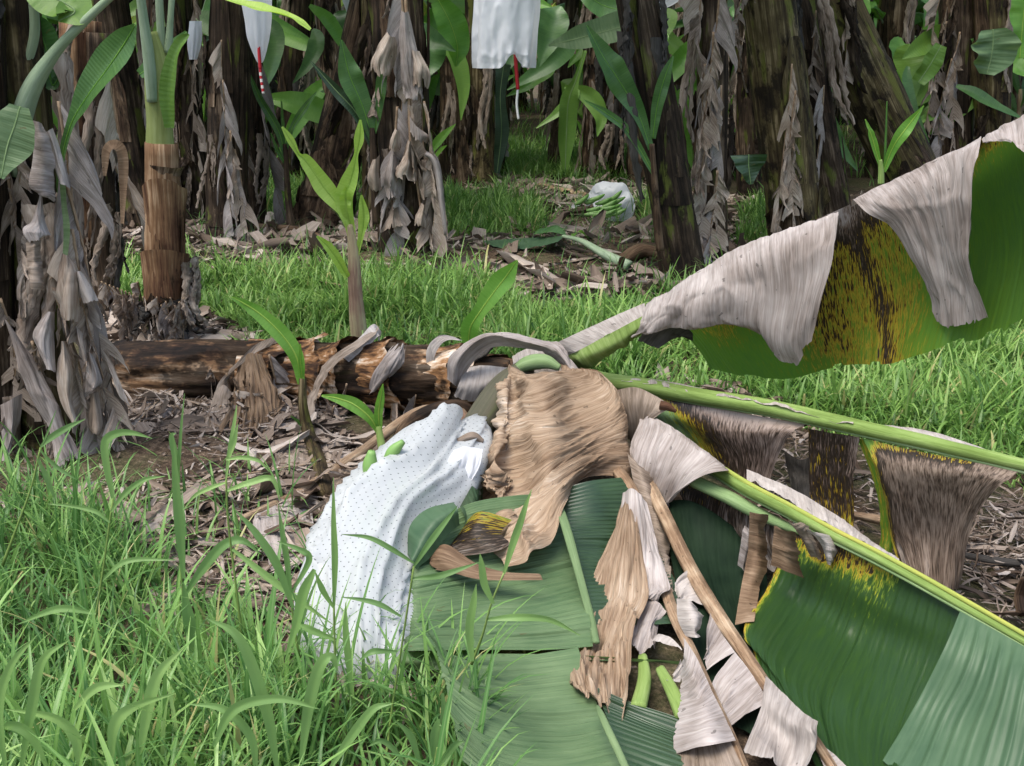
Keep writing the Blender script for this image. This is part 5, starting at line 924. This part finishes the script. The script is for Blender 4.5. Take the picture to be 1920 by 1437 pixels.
R, B, E = plant('near-black stem cut off by the left picture edge', (-12, 870), (-35, 0), (40, 34), 'stem_dark', 0, 0, seed=102); hang(R, B, 10, 300, 3.95, .9, 2, 1, 0, 0); hang(R, B, 0, 560, 3.9, .6, 6, 1, 0, 0)
# broken brown stump and its dark neighbour
R, B, E = plant('broken-topped brown stump behind the rag-covered left stem', (160, 585), (150, 38), (40, 32), 'stem_red', 0, 0, h='x', seed=103, amp=.05)
y = B[1]
flaps(R, [([(128, 45), (118, 80), (122, 120)], [(150, 32), (140, 60), (128, 130)], (y - .15, y - .15)), ([(150, 34), (150, 60)], [(166, 50), (158, 64)], (y - .15, y - .15)), ([(118, 120), (112, 250), (113, 350)], [(126, 130), (122, 250), (120, 350)], (y - .18, y - .2))], ['grey_b', 'brown'])
R, B, E = plant('dark striped stem touching the right side of the brown stump', (198, 590), (184, 62), (22, 18), 'stem_dark', 1, 0, h='x', seed=104, dz=(.8, .9)); y = B[1]
R2 = thing('dead_leaf_stalk', 'dead brown leaf stalk bent over like a hook beside the striped stem', 'dead leaf', tuple(W(225, 420, 6.2)))
leafpx('stalk', [(196, 330), (200, 285), (214, 272), (228, 285), (232, 330), (230, 420)], (6.0, 6.0), (3, 8, 9, 9, 8, 4), 'brown', R2, rib=False, wave=0)
R, B, E = plant('slim banana sucker with a green top above brown sheaths, left of the fallen trunk', (312, 640), (303, 268), (37, 28), 'stem_red', 0, 0, h='x', seed=105, amp=.05, name='banana_plant'); y = B[1]
pxtube('upper_stem', [(303, 300), (302, 240), (300, 180), (296, 120), (285, 60)], (y, y), (27, 25, 25, 22, 10), 'petiole', R, nseg=24, label='smooth green upper part of the stem'); bpy.data.objects[R.children[-1].name].data.materials[0] = stem_mat('sucker_green', [(.12, .15, .05), (.20, .24, .08), (.28, .33, .14)], None, su=60, sv=2, bump=.2, df=.70)
pxtube('petiole', [(288, 190), (282, 120), (272, 50), (262, -20)], (y - .05, y - .1), (17, 18, 14, 12), 'petiole', R, flat=.6)
pxtube('petiole', [(310, 140), (303, 60), (298, -20)], (y + .03, y), (9, 8, 7), 'petiole', R); pxtube('petiole', [(316, 100), (320, 40), (324, -20)], (y, y), (8, 6, 6), 'petiole', R)
leafpx('leaf', [(318, 240), (316, 180), (324, 120), (340, 80), (354, 64)], (y - .14, y - .14), (8, 14, 13, 10, 2), 'yellow', R, rib=False, fold=.5)
for i, (a, b_, m, w1) in enumerate([((308, 330), (312, 470), 'stem_red', 33), ((312, 300), (306, 330), 'stem_brown', 29), ((312, 540), (312, 625), 'dark', 44), ((310, 460), (312, 560), 'stem_red', 38)]):
    P0, P1 = W(a[0], a[1], y), W(b_[0], b_[1], y); mb = MB(); n = 20; m_ = 40; th = np.linspace(0, 6.283, m_); s_ = np.linspace(0, 1, n)[:, None]; r_w = w1 / ppm(y)
    top = .55 * (.5 + .5 * np.sin(th + i * 2.1)) * (.7 + .3 * fbm(th * 2, 0, 70 + i, 3)); c_ = P0 + (P1 - P0) * (top[None] + (1 - top[None]) * s_)[..., None]; rr_ = r_w * (1.02 + .14 * (1 - s_) ** 3 + .05 * fbm(th[None] * 3, s_ * 2, i))
    g = c_ + np.stack([rr_ * np.cos(th)[None], rr_ * np.sin(th)[None], 0 * rr_], -1); mb.grid(g); mb.build('sheath', M[m], R)
for k in range(9):
    a = 200 + k * 22; hang_o = put(STRIP[k % 5], 'dead_sheath', R, (.1 * math.cos(math.radians(a)), .1 * math.sin(math.radians(a)), .30 + .03 * (k % 3)), (.3, 0, math.radians(a) + math.pi / 2), (1.2, 1.2, .35))
for k in range(11):
    px = 268 + k * 8.5; hang(R, B, px, 556 + (k * 37) % 22, y - .12 - .10 * math.sin(k / 10 * math.pi), .28 + .05 * (k % 3), k, .55, .5 - k * .1, (k - 5) * .05)
D1 = thing('withered_clump', 'collapsed grey brown leaf base on the ground left of the slim sucker', 'dead leaf', tuple(onground(W(220, 600, 5.9))))
for k in range(10): hang(D1, None, 190 + k * 7.5, 528 + (k * 29) % 26, 5.85 - .03 * (k % 3), .30 + .06 * (k % 3), k + 2, .6, .4 - k * .1, (k - 5) * .08)
S_ = thing('dead_stump', 'short splintered brown stump at the bottom of the left edge', 'stump', tuple(onground(W(14, 860, 4.0)))); mb = MB(); stem(mb, [W(18, 860, 3.98), W(14, 800, 3.98), W(16, 738, 3.98)], [24 / ppm(4), 22 / ppm(4), 22 / ppm(4)], 24, 24, 9, .2); mb.build('stump', M['grey_b'], S_)

# large torn rags on the black stem left of centre
R, B, E = S['c755']; y = B[1] - .33
RG = [([(764, 196), (787, 198)], [(766, 212), (790, 214)], [(767, 226), (789, 238)]), ([(768, 216), (800, 252)], [(770, 240), (802, 262)], [(772, 264), (798, 274)]), ([(766, 262), (772, 262)], [(752, 298), (782, 302)], [(738, 322), (784, 334)], [(752, 345), (782, 342)]),
      ([(770, 268), (776, 270)], [(775, 290), (798, 308)], [(790, 322), (824, 330)]), ([(742, 240), (748, 244)], [(726, 272), (746, 270)], [(731, 290), (742, 284)]), ([(734, 286), (742, 292)], [(722, 330), (752, 342)], [(716, 354), (754, 368)], [(728, 388), (746, 372)]),
      ([(738, 372), (744, 378)], [(722, 412), (758, 410)], [(712, 442), (766, 430)]), ([(783, 312), (789, 318)], [(788, 352), (800, 360)], [(794, 384), (804, 388)]), ([(792, 380), (800, 384)], [(784, 410), (802, 412)], [(779, 428), (801, 432)]),
      ([(754, 20), (764, 22)], [(750, 90), (786, 110)], [(758, 160), (792, 176)], [(766, 200), (790, 202)]), ([(726, 60), (740, 70)], [(696, 110), (742, 120)], [(700, 150), (728, 160)]), ([(700, 300), (712, 290)], [(694, 340), (716, 340)], [(700, 366), (712, 362)]), ([(770, 90), (786, 96)], [(774, 130), (802, 140)], [(780, 170), (798, 176)])]
for i, rows in enumerate(RG):
    rr_ = []
    for j, (a, b_) in enumerate(rows): rr_.append([(a[0], a[1], y), (a[0] * .6 + b_[0] * .4, (a[1] + b_[1]) / 2 + 3, y - .05 - .02 * (i % 3)), (b_[0], b_[1], y + .02)])
    flap('dry_leaf', rr_, ['hang', 'grey', 'hang', 'grey_b'][i % 4], R, nu=24, nv=26, wr=.012, fr=30, lowwr=.045, rag=.35, ragf=6, seed=700 + i)
pxtube('dry_stalk', [(760, -10), (766, 90), (768, 180), (770, 270), (780, 330), (790, 400)], (y + .02, y), (3, 3, 2.5, 2), 'rib_dry', R, nseg=8)
pxtube('dry_stalk', [(798, 288), (812, 296), (822, 325), (828, 375), (836, 440)], (y, y), (7, 11, 11, 10, 7), 'grey', R, nseg=14, flat=.6, rough=.12)
pxtube('dry_stalk', [(800, 300), (802, 360), (806, 440)], (y + .06, y + .06), (9, 9, 7), 'grey_b', R, nseg=12, rough=.12)

# ---------------------------------------------------------------- young sprouts
def sprout(label, stem_pts, sY, shw, smat, leaves, lmat='lime', name='banana_sprout'):
    p = stem_pts[0]; R = thing(name, label, 'young plant', tuple(WC(p[0], p[1], sY[0])))
    pxtube('stem', stem_pts, sY, shw, smat, R, nseg=12)
    for i, (pts, hw, *m) in enumerate(leaves): leafpx('leaf', pts, (sY[-1], sY[-1] - .05), hw, m[0] if m else lmat, R, seed=i + int(p[0]), fold=.35, wave=.35, nu=34)
    return R
sprout('bright lime green banana sprout standing behind the fallen trunk', [(676, 640), (671, 590), (667, 530), (664, 470), (656, 420)], (5.55, 5.5), (17, 16, 14, 11, 7), 'suck',
       [([(660, 440), (645, 400), (622, 370), (605, 348), (590, 325), (572, 300), (560, 290), (545, 262), (529, 238)], (4, 9, 15, 17, 14, 11, 4, 7, 2)), ([(664, 470), (656, 420), (645, 380), (655, 345), (662, 320), (668, 290), (674, 260), (676, 225)], (5, 9, 16, 16, 11, 4, 9, 2)),
        ([(670, 480), (678, 440), (682, 410), (680, 385), (678, 366)], (3, 6, 10, 7, 2)), ([(652, 520), (635, 490), (615, 462), (594, 443)], (6, 9, 8, 2)), ([(664, 440), (652, 405), (648, 372), (650, 350)], (3, 8, 10, 2))])
sprout('dark-stemmed banana sprout with one drooping leaf in front of the trunk', [(610, 930), (598, 870), (578, 810), (568, 760), (568, 710)], (4.1, 4.2), (13, 14, 12, 9, 7), 'stem_green',
       [([(566, 720), (556, 670), (530, 630), (495, 595), (462, 572), (434, 557)], (7, 13, 16, 13, 9, 2), 'fresh'), ([(568, 720), (564, 680), (563, 645)], (3, 4, 1), 'fresh'), ([(600, 840), (570, 800), (545, 780)], (4, 5, 1), 'green')])
sprout('small green banana sprout beside the top of the white bag', [(722, 858), (716, 835), (710, 800)], (3.95, 4.0), (8, 8, 6), 'midrib',
       [([(712, 815), (695, 785), (665, 760), (635, 748), (603, 742)], (4, 9, 13, 9, 2), 'fresh'), ([(712, 810), (710, 775), (714, 745), (718, 720)], (5, 8, 7, 1), 'fresh')])
R = thing('banana_sprout', 'single upright green leaf standing right of the lime green sprout', 'young plant', tuple(WC(878, 655, 5.2)))
leafpx('leaf', [(878, 650), (882, 615), (900, 585), (925, 550), (948, 520), (970, 488)], (5.1, 5.0), (10, 17, 13, 20, 19, 2), 'fresh', R, fold=.3)
sprout('thin dark sprout with three narrow drooping leaves in front of the dark rows', [(548, 438), (541, 370), (537, 300), (534, 270)], (9.2, 9.2), (9, 7, 5, 4), 'stem_dark',
       [([(534, 290), (524, 250), (505, 215), (485, 180), (468, 140)], (4, 7, 7, 6, 2), 'green'), ([(537, 280), (548, 240), (570, 205), (594, 172)], (3, 5, 6, 1), 'green'), ([(534, 260), (530, 225), (528, 190)], (3, 3, 1), 'green'), ([(538, 310), (522, 285), (508, 250)], (3, 4, 1), 'green')])
sprout('green sprout with two leaves in front of the slanting banana stem', [(1652, 345), (1652, 320), (1650, 300)], (6.6, 6.6), (6, 5, 4), 'midrib',
       [([(1656, 322), (1675, 275), (1700, 240), (1732, 198)], (4, 9, 11, 1), 'fresh'), ([(1650, 310), (1640, 275), (1632, 250), (1622, 224)], (3, 6, 6, 1), 'fresh'), ([(1658, 310), (1661, 250), (1663, 190)], (2, 2, 1), 'green')])
sprout('tall green sprout left of the thick leaning black stem', [(1238, 470), (1232, 400), (1227, 330), (1222, 270)], (7.4, 7.4), (8, 7, 6, 5), 'stem_brown',
       [([(1220, 280), (1195, 210), (1160, 150), (1130, 105), (1100, 48)], (6, 13, 22, 18, 2), 'green'), ([(1224, 260), (1232, 200), (1245, 150), (1262, 105)], (5, 10, 11, 2), 'green'), ([(1228, 330), (1180, 250), (1140, 215), (1095, 188)], (4, 7, 7, 1), 'green')])
sprout('sprout with broad green leaves in front of the stems left of centre', [(708, 420), (703, 350), (700, 270), (698, 240)], (8.0, 8.0), (9, 8, 7, 5), 'stem_dark',
       [([(698, 260), (680, 200), (655, 140), (640, 75)], (6, 16, 20, 2), 'green'), ([(700, 280), (670, 215), (630, 170), (582, 115)], (5, 9, 9, 1), 'green_dark'), ([(702, 250), (712, 190), (718, 140), (728, 90)], (4, 10, 8, 1), 'green')])
# single leaves drooping into view from above
def droop(label, pts, Ys, hw, mat, **k):
    R = thing('banana_leaf', label, 'leaf', tuple(W(pts[0][0], pts[0][1], Ys[0]))); leafpx('leaf', pts, Ys, hw, mat, R, nu=40, **k); return R
droop('bright lime leaf reaching in from the top over the narrow white bag', [(400, -12), (440, 4), (490, 18), (530, 28), (560, 40), (582, 56)], (6.5, 6.5), (5, 10, 19, 18, 10, 3), 'lime', up=(0, -.5, 1))
droop('yellow and brown leaf hanging straight down at the right of centre', [(1098, 95), (1080, 150), (1066, 190), (1062, 250), (1060, 320)], (10, 10), (3, 6, 16, 16, 5), 'yellow')
droop('limp blue green leaf strip hanging in the dark gap at centre', [(945, 120), (938, 180), (940, 250), (932, 325)], (11, 11), (14, 9, 13, 5), 'green_dark')
droop('flat grey green leaf pointing left above the leaning black stem', [(1215, 30), (1160, 52), (1100, 68), (1062, 78), (1028, 86)], (8.2, 8.2), (18, 26, 22, 14, 2), 'green_wax', up=(0, -1, .6))
droop('pale green leaf hanging face-on near the upper right corner', [(1862, 55), (1862, 80), (1858, 110), (1850, 140)], (7.5, 7.5), (20, 42, 40, 12), 'green_wax', wave=.3)
droop('bright green leaf cut off at the upper right picture edge', [(1925, -20), (1918, 40), (1912, 110)], (8, 8), (25, 30, 12), 'fresh')
droop('small dark leaf tip hanging beside the yellow green stem', [(1404, 290), (1404, 315), (1408, 346)], (7, 7), (32, 24, 3), 'green_dark')
droop('yellow leaf patch among the shaggy stems at upper right', [(1765, 85), (1745, 120), (1722, 155)], (9, 9), (10, 18, 12), 'yellow')
droop('wide green leaf high in the gap right of the big white bag', [(1090, -20), (1130, 10), (1180, 20), (1230, 12)], (10.5, 10.5), (12, 26, 24, 10), 'green')
droop('green leaf hanging behind the shredded black stem', [(822, 0), (845, 45), (858, 90), (855, 125)], (11, 11), (14, 26, 20, 2), 'fresh')
droop('blue green leaf standing between the two left dark stems', [(262, 140), (300, 110), (350, 60)], (8, 8), (8, 16, 3), 'green')
r_ = random.Random(9)
for i in range(115):                                   # loose foliage of the nearer rows
    px, Y = r_.uniform(200, 1915), r_.uniform(10.5, 15); py = r_.uniform(-10, 210) if r_.random() < .6 else r_.uniform(-20, 60); L = r_.uniform(60, 190); a = r_.uniform(.2, 2.9); w_ = r_.uniform(8, 27)
    if 900 < px < 1010 and py > 90: continue
    x1, y1 = px + L * math.cos(a), py + L * math.sin(a); bx = r_.uniform(-25, 25)
    R = thing('banana_leaf', 'green leaf hanging among the stems in the upper background', 'leaf', tuple(W(px, py, Y)), 'loose leaves hanging among the background stems')
    leafpx('leaf', [(px, py), (px + (x1 - px) * .35 + bx, py + (y1 - py) * .2), (px + (x1 - px) * .7 + bx, py + (y1 - py) * .6), (x1, y1)], (Y, Y - .2), (3, w_, w_ * .8, 1), r_.choice(['green', 'fresh', 'green', 'green_wax', 'green_pale', 'yellow', 'fresh', 'fresh']), R, nu=14, wave=.3, seed=i, rib=False)

# ---------------------------------------------------------------- white bags hanging on the standing plants
def hbag(label, secs, Y, depth=.16, string=None, mat='bag_thin', big=False):
    R = thing('fruit_bag', label, 'fruit bag', tuple(W((secs[0][0] + secs[0][1]) / 2, secs[0][2], Y))); n, m = 70, 90
    Lf = CR(np.array([W(a, y, Y) for a, b_, y in secs]), n); Rt = CR(np.array([W(b_, y, Y) for a, b_, y in secs]), n); C_ = (Lf + Rt) / 2; S_ = (Rt - Lf) / 2; hw_ = np.linalg.norm(S_, axis=1)
    th = np.linspace(0, 6.2832, m, endpoint=False); t = np.linspace(0, 1, n)[:, None]; D_ = np.array((0, 1., 0))
    f = 1 + .10 * np.sin(th[None] * 7 + 1.5 * vn(t * 2, th[None], 3)) * (.3 + t) + .10 * fbm(np.cos(th)[None] * 2, t * 2, 4)
    g = C_[:, None] + (f * np.cos(th)[None])[..., None] * S_[:, None] + (f * np.sin(th)[None] * np.minimum(hw_, depth)[:, None])[..., None] * D_
    if big:
        pin = np.exp(-((np.cos(th)[None] - .35) / .22) ** 2) * np.clip((t - .72) / .28, 0, 1) ** 1.5; zz_ = np.exp(-((np.cos(th)[None] - .35) / .7) ** 2) * np.clip((t - .6) / .4, 0, 1)
        g[..., 2] += .13 * pin; g[..., 1] += .05 * pin - .035 * zz_ * np.sin(th[None] * 22); g = g + (.012 * fbm(th[None] * 6 + t * 3, t * 5, 8) + .016 * (1 - np.abs(vn(np.cos(th)[None] * 6, t * 2.2, 9))) ** 5)[..., None] * np.array((0, -1., 0))
    mb = MB(); mb.grid(g, closed=True); mb.build('sleeve', M[mat], R)
    if string:
        for pts, c, w_ in string:
            o = pxtube('ribbon', pts, (Y - .05, Y - .05), (w_, w_), 'rib_pale', R, nseg=6); o.data.materials[0] = c
    return R
def plain(name, c, r=.5):
    b = NB(name, r); b.p.inputs['Base Color'].default_value = (*c, 1); return b.m
RED, WHT, GRN = plain('red_ribbon', (.45, .02, .03)), plain('white_ribbon', (.75, .73, .7)), plain('green_ribbon', (.02, .30, .12))
bz = NB('striped_ribbon'); tcz = bz.n('TexCoord'); sz = bz.n('SeparateXYZ'); bz.l(tcz.outputs['UV'], sz.inputs[0]); kz = bz.math('GREATER_THAN', bz.math('FRACT', bz.math('MULTIPLY', sz.outputs[1], 22)), .5); bz.col(bz.mix(kz, (.5, .03, .04), (.8, .75, .72)))
hbag('big white bag hanging at the top centre with a red and white string', [(892, 1012, -40), (891, 1010, 0), (890, 1005, 50), (889, 1000, 100), (888, 996, 128)], 8.0, big=True, string=[([(966, 96), (968, 130), (971, 168)], RED, 3.2), ([(971, 168), (969, 195), (972, 224)], WHT, 2.2)])
hbag('narrow white bag with a red string hanging behind the lime leaf', [(444, 514, -40), (452, 508, 0), (460, 506, 40), (466, 502, 75), (480, 494, 112), (486, 488, 120)], 8.4, string=[([(485, 88), (488, 130)], RED, 2.8), ([(488, 130), (490, 150), (494, 176)], bz.m, 2.4)])
hbag('sliver of white bag beside the narrow bag', [(404, 424, -30), (408, 424, 0), (414, 423, 40), (419, 421, 60)], 9.5)
hbag('small grey white bag behind the stem at upper left', [(356, 378, 40), (352, 376, 80), (355, 368, 112)], 9.5)
hbag('white bag end at the top edge left of the shredded black stem', [(640, 668, -30), (643, 668, 0), (650, 665, 22)], 11, string=[([(671, 0), (676, 20), (680, 44)], RED, 2), ([(681, 44), (689, 60), (693, 80)], WHT, 1.8)])
hbag('white bag end at the top edge right of the leaning black stem', [(1195, 1282, -40), (1198, 1280, -8), (1206, 1262, 8), (1215, 1240, 18)], 9.5, string=[([(1233, 5), (1233, 62)], GRN, 2.6)])
hbag('scrap of white bag far behind at top right', [(1500, 1580, 0), (1510, 1580, 14), (1530, 1570, 22)], 14)

# bagged bunch lying on the grass in the middle distance
gb = thing('fruit_bag', 'crumpled white bag lying on the grass with green bananas spilling out', 'fruit bag', tuple(onground(W(1145, 400, 10.6))))
n, m = 40, 60; sp = [((1100, 372), (1112, 395), .05), ((1108, 366), (1130, 412), .12), ((1122, 358), (1150, 420), .16), ((1140, 352), (1172, 412), .18), ((1158, 350), (1184, 398), .15), ((1176, 360), (1190, 384), .05)]
A_ = CR(np.array([W(*a, 10.4) for a, b_, d in sp]), n); B_ = CR(np.array([W(*b_, 10.1) for a, b_, d in sp]), n); C_ = (A_ + B_) / 2; S1 = (A_ - B_) / 2; D1_ = norm(np.cross(np.gradient(C_, axis=0), S1)) * CR(np.array([[d] for *_, d in sp]), n)
th = np.linspace(0, 6.2832, m, endpoint=False); t = np.linspace(0, 1, n)[:, None]; f = 1 + .16 * np.sin(th[None] * 6 + 3 * vn(t * 3, th[None], 3)) + .15 * fbm(t * 5, th[None] * 2, 4)
g = C_[:, None] + (f * np.cos(th)[None])[..., None] * S1[:, None] + (f * np.sin(th)[None])[..., None] * D1_[:, None]; mb = MB(); mb.grid(g, closed=True); mb.build('sleeve', M['bag_thin'], gb)
mb = MB(); mb.grid(surf([Z3([(1072, 384), (1090, 372), (1115, 366)], (10.7, 10.7)), Z3([(1070, 392), (1092, 384), (1120, 380)], (10.5, 10.5))], nu=30, nv=10, wr=.02, fr=20)[0]); mb.build('torn_end', M['bag_thin'], gb)
bn = thing('banana_bunch', 'green banana bunch half out of the white bag on the grass', 'banana bunch', tuple(onground(W(1110, 405, 10.5)))); r_ = random.Random(3)
for hh_ in range(3):
    mb = MB()
    for k in range(7):
        px, py = r_.uniform(1078, 1150), 380 + hh_ * 12 + r_.uniform(-4, 5); finger(mb, W(px, py, 10.02 - .06 * hh_), (r_.uniform(.5, 1), r_.uniform(-.2, .1), r_.uniform(-.1, .5)), r_.uniform(.13, .18), .021, (0, 0, -.35), k)
    mb.build('fruit_hand', M['fruit'], bn)
# cut green leaf lying on the litter in the middle distance
cl = thing('cut_leaf', 'cut green banana leaf with its pale stalk lying on the litter in the middle distance', 'leaf', tuple(onground(W(1000, 460, 8.8))))
patch('blade', [Z3([(1060, 442), (1020, 445), (960, 448), (905, 452)], (8.15, 8.55)), Z3([(1045, 455), (1010, 462), (965, 468), (925, 462)], (7.95, 8.25))], M['green_pale'], cl, nu=40, nv=14, wr=.01)
patch('blade', [Z3([(1062, 442), (1035, 436), (1000, 440)], (8.15, 8.25)), Z3([(1058, 432), (1045, 424), (1010, 430)], (8.25, 8.35)), Z3([(1050, 428), (1030, 426), (1000, 438)], (8.40, 8.45))], M['green'], cl, nu=30, nv=14, wr=.01)
patch('blade', [Z3([(1075, 445), (1090, 432), (1104, 450)], (8.05, 8.05)), Z3([(1070, 440), (1085, 436), (1098, 440)], (8.25, 8.15))], M['fresh'], cl, nu=20, nv=10)
pxtube('stalk', [(1055, 443), (1090, 452), (1130, 475), (1180, 500)], (8.10, 7.65), (3, 5, 8, 11), 'petiole', cl)
dl = thing('cut_leaf', 'large dark leaf lying behind the bagged bananas', 'leaf', tuple(onground(W(1150, 355, 12.3)))); patch('blade', [Z3([(1075, 346), (1130, 342), (1190, 345), (1235, 356)], (13, 13)), Z3([(1080, 352), (1130, 352), (1190, 360), (1225, 366)], (12.2, 12.2))], M['green_dark'], dl, nu=30, nv=10, wr=.01)
# fallen dead stalks lying about
for (lb, pts, Ys, hw, mt) in [('brown fallen stalk lying among the litter below the leaning stem', [(480, 425), (560, 432), (620, 455), (700, 470)], (9.2, 8.6), (6, 8, 8, 5), 'brown'), ('pale log of old banana stem lying left of the bagged bananas', [(1010, 350), (1060, 362), (1110, 375)], (12.5, 11.8), (7, 10, 9), 'rib_dry'),
                              ('grey brown piece of old stem at the foot of the leaning black stem', [(1130, 455), (1190, 462), (1260, 465)], (9, 8.9), (12, 17, 15), 'stem_brown'), ('dead leaf curled on the ground right of centre', [(1150, 500), (1200, 470), (1250, 480)], (8, 8), (8, 14, 8), 'brown'),
                              ('long pale stalk lying behind the dark hanging leaf segments', [(1600, 965), (1650, 975), (1720, 990)], (3.5, 3.3), (7, 9, 7), 'rib_dry'), ('black rotting stalks on the mulch at the right edge', [(1800, 1040), (1860, 1052), (1930, 1058)], (3.2, 3.1), (6, 8, 7), 'dark'),
                              ('cut brown stump edge leaning in at the lower right edge', [(1915, 1150), (1912, 1120), (1922, 1085)], (2.75, 2.75), (9, 10, 8), 'stem_brown')]:
    R = thing('dead_stalk', lb, 'dead stalk', tuple(onground(WC(pts[0][0], pts[0][1], Ys[0])))); pxtube('stalk', pts, Ys, hw, mt, R, rough=.25)

# ---------------------------------------------------------------- tall grass stems in the foreground
def gblade(mb, pts, Y, hw, a=.5, seed=0):
    P = [WC(x, y, Y, .005) for x, y in pts]; k = 1 / ppm(Y); h = [max(.3, v) * k for v in np.interp(np.linspace(0, 1, len(P)), np.linspace(0, 1, len(hw)), hw)]
    rleaf(mb, P, h, 26, .3, a=a, seed=seed, wave=.08)
HG = [('tall grass stem leaning right in front of the lower white bag and green leaf', [(722, 1437), (735, 1330), (752, 1220), (776, 1062)], 2.15, [([(776, 1062), (808, 1015), (835, 980), (858, 948)], 6), ([(776, 1056), (735, 1030), (690, 1008), (640, 1002)], 5), ([(752, 1156), (715, 1135), (680, 1125), (640, 1120)], 5), ([(773, 1086), (830, 1078), (900, 1054)], 6), ([(745, 1222), (700, 1222), (672, 1240)], 6)]),
      ('grass stem with four leaves standing over the waxy green leaf', [(884, 1246), (905, 1190), (922, 1130), (945, 1075)], 2.1, [([(945, 1075), (965, 1010), (980, 965), (997, 918)], 7), ([(925, 1132), (908, 1095), (903, 1060), (900, 1038)], 7), ([(886, 1240), (880, 1180), (888, 1130), (893, 1095)], 8), ([(913, 1162), (970, 1158), (1030, 1162), (1088, 1192)], 7)]),
      ('grass stem with a tall thin top in front of the fallen trunk left half', [(360, 1330), (352, 1200), (340, 1080), (334, 905)], 2.5, [([(334, 905), (336, 860), (340, 800), (346, 738)], 3), ([(345, 1085), (338, 1000), (330, 900), (324, 812)], 9), ([(362, 1290), (366, 1220), (352, 1150), (344, 1090)], 13), ([(336, 905), (330, 860), (322, 820), (330, 812)], 6), ([(350, 1110), (385, 1060), (420, 1022), (455, 1014), (490, 1040)], 9)]),
      ('grass stem with crossing leaves between the trunk and the white bag', [(455, 1200), (440, 1080), (428, 980), (424, 900)], 2.45, [([(424, 900), (430, 850), (440, 790), (444, 760)], 4), ([(428, 865), (438, 830), (446, 795)], 5), ([(424, 862), (455, 858), (485, 864), (505, 885)], 4), ([(424, 905), (395, 915), (365, 930), (345, 955)], 4), ([(426, 920), (470, 905), (510, 898), (525, 940)], 6), ([(436, 1030), (500, 1080), (560, 1125), (625, 1172)], 7)]),
      ('grass stem with a hooked top leaf near the left clump', [(150, 1340), (165, 1240), (190, 1090), (212, 935)], 2.4, [([(212, 935), (202, 880), (198, 830), (220, 812), (250, 812), (285, 822)], 8), ([(208, 960), (235, 925), (270, 900), (310, 893)], 5), ([(206, 980), (180, 960), (140, 950), (90, 945)], 4), ([(190, 1090), (240, 1052), (330, 1050)], 5), ([(180, 1150), (110, 1142), (30, 1172)], 7)]),
      ('slim grass stem leaning left with one raised leaf beside the left clump', [(5, 1060), (35, 980), (60, 910), (76, 840)], 2.7, [([(76, 838), (100, 818), (130, 800), (160, 786)], 6), ([(76, 845), (100, 870), (120, 885), (145, 900)], 4), ([(70, 860), (90, 900), (105, 940)], 5), ([(72, 850), (90, 810), (105, 770)], 2)]),
      ('straight dark grass blade rising in front of the white bag', [(632, 1330), (628, 1230), (626, 1136)], 2.2, [([(626, 1136), (628, 1050), (626, 980), (625, 895)], 6), ([(626, 1140), (605, 1105), (590, 1070)], 6), ([(590, 1068), (570, 1110), (556, 1170), (534, 1240)], 10), ([(630, 1200), (580, 1180), (560, 1170)], 7), ([(660, 1300), (650, 1200), (648, 1130)], 7)]),
      ('bright grass blade standing left of the white bag', [(560, 1230), (550, 1160), (545, 1120)], 2.3, [([(545, 1120), (540, 1060), (530, 1000), (522, 948)], 6), ([(548, 1110), (580, 1050), (560, 1030), (520, 1015)], 6), ([(550, 1140), (520, 1060), (480, 1000), (440, 955)], 8)]),
      ('curving broad blades in the lower left foreground', [(240, 1440), (262, 1400)], 1.9, [([(262, 1420), (280, 1320), (300, 1260), (348, 1212)], 12), ([(210, 1420), (215, 1360), (250, 1325), (330, 1300)], 11), ([(150, 1440), (140, 1380), (100, 1345), (10, 1330)], 11), ([(140, 1330), (180, 1290), (235, 1284)], 9)]),
      ('arching broad blades at the bottom beneath the white bag', [(480, 1440), (485, 1400)], 1.85, [([(520, 1440), (500, 1330), (450, 1200), (385, 1158)], 11), ([(565, 1430), (580, 1320), (600, 1250), (622, 1232), (634, 1260)], 11), ([(400, 1400), (440, 1330), (520, 1310), (600, 1330)], 10), ([(620, 1440), (660, 1380), (700, 1330), (735, 1320)], 9), ([(480, 1440), (470, 1380), (420, 1330), (350, 1320)], 9)]),
      ('short grass tuft under the broad bottom leaf', [(815, 1437), (820, 1400)], 1.95, [([(815, 1430), (815, 1380), (828, 1355), (835, 1400)], 9), ([(820, 1440), (850, 1400), (870, 1390)], 7), ([(790, 1440), (770, 1380), (740, 1350)], 7), ([(830, 1300), (832, 1340), (820, 1400)], 6), ([(760, 1430), (720, 1390), (690, 1400)], 6)]),
      ('grass blades with drops leaning over the bottom left corner', [(60, 1437), (70, 1400)], 1.8, [([(40, 1440), (60, 1330), (80, 1240), (130, 1200)], 10), ([(90, 1440), (60, 1380), (20, 1360), (-20, 1380)], 11), ([(10, 1440), (0, 1330), (20, 1250), (70, 1190)], 9)])]
for i, (lb, st, Y, lv) in enumerate(HG):
    R = thing('tall_grass', lb, 'grass', tuple(onground(WC(st[0][0], st[0][1], Y)))); mb = MB(); tube(mb, [WC(x, y, Y, .005) for x, y in st], [3.2 / ppm(Y), 2.2 / ppm(Y)] + [2 / ppm(Y)] * (len(st) - 2), 6); mb.build('stem', M['midrib'], R)
    for j, (pts, w_) in enumerate(lv):
        mb = MB(); gblade(mb, pts, Y - .02 * (j % 3), (w_ * .4, w_, w_, w_ * .7, .5), .30 + .13 * ((i * 3 + j * 5) % 5), i + j); mb.build('blade', M['grass_b'], R)
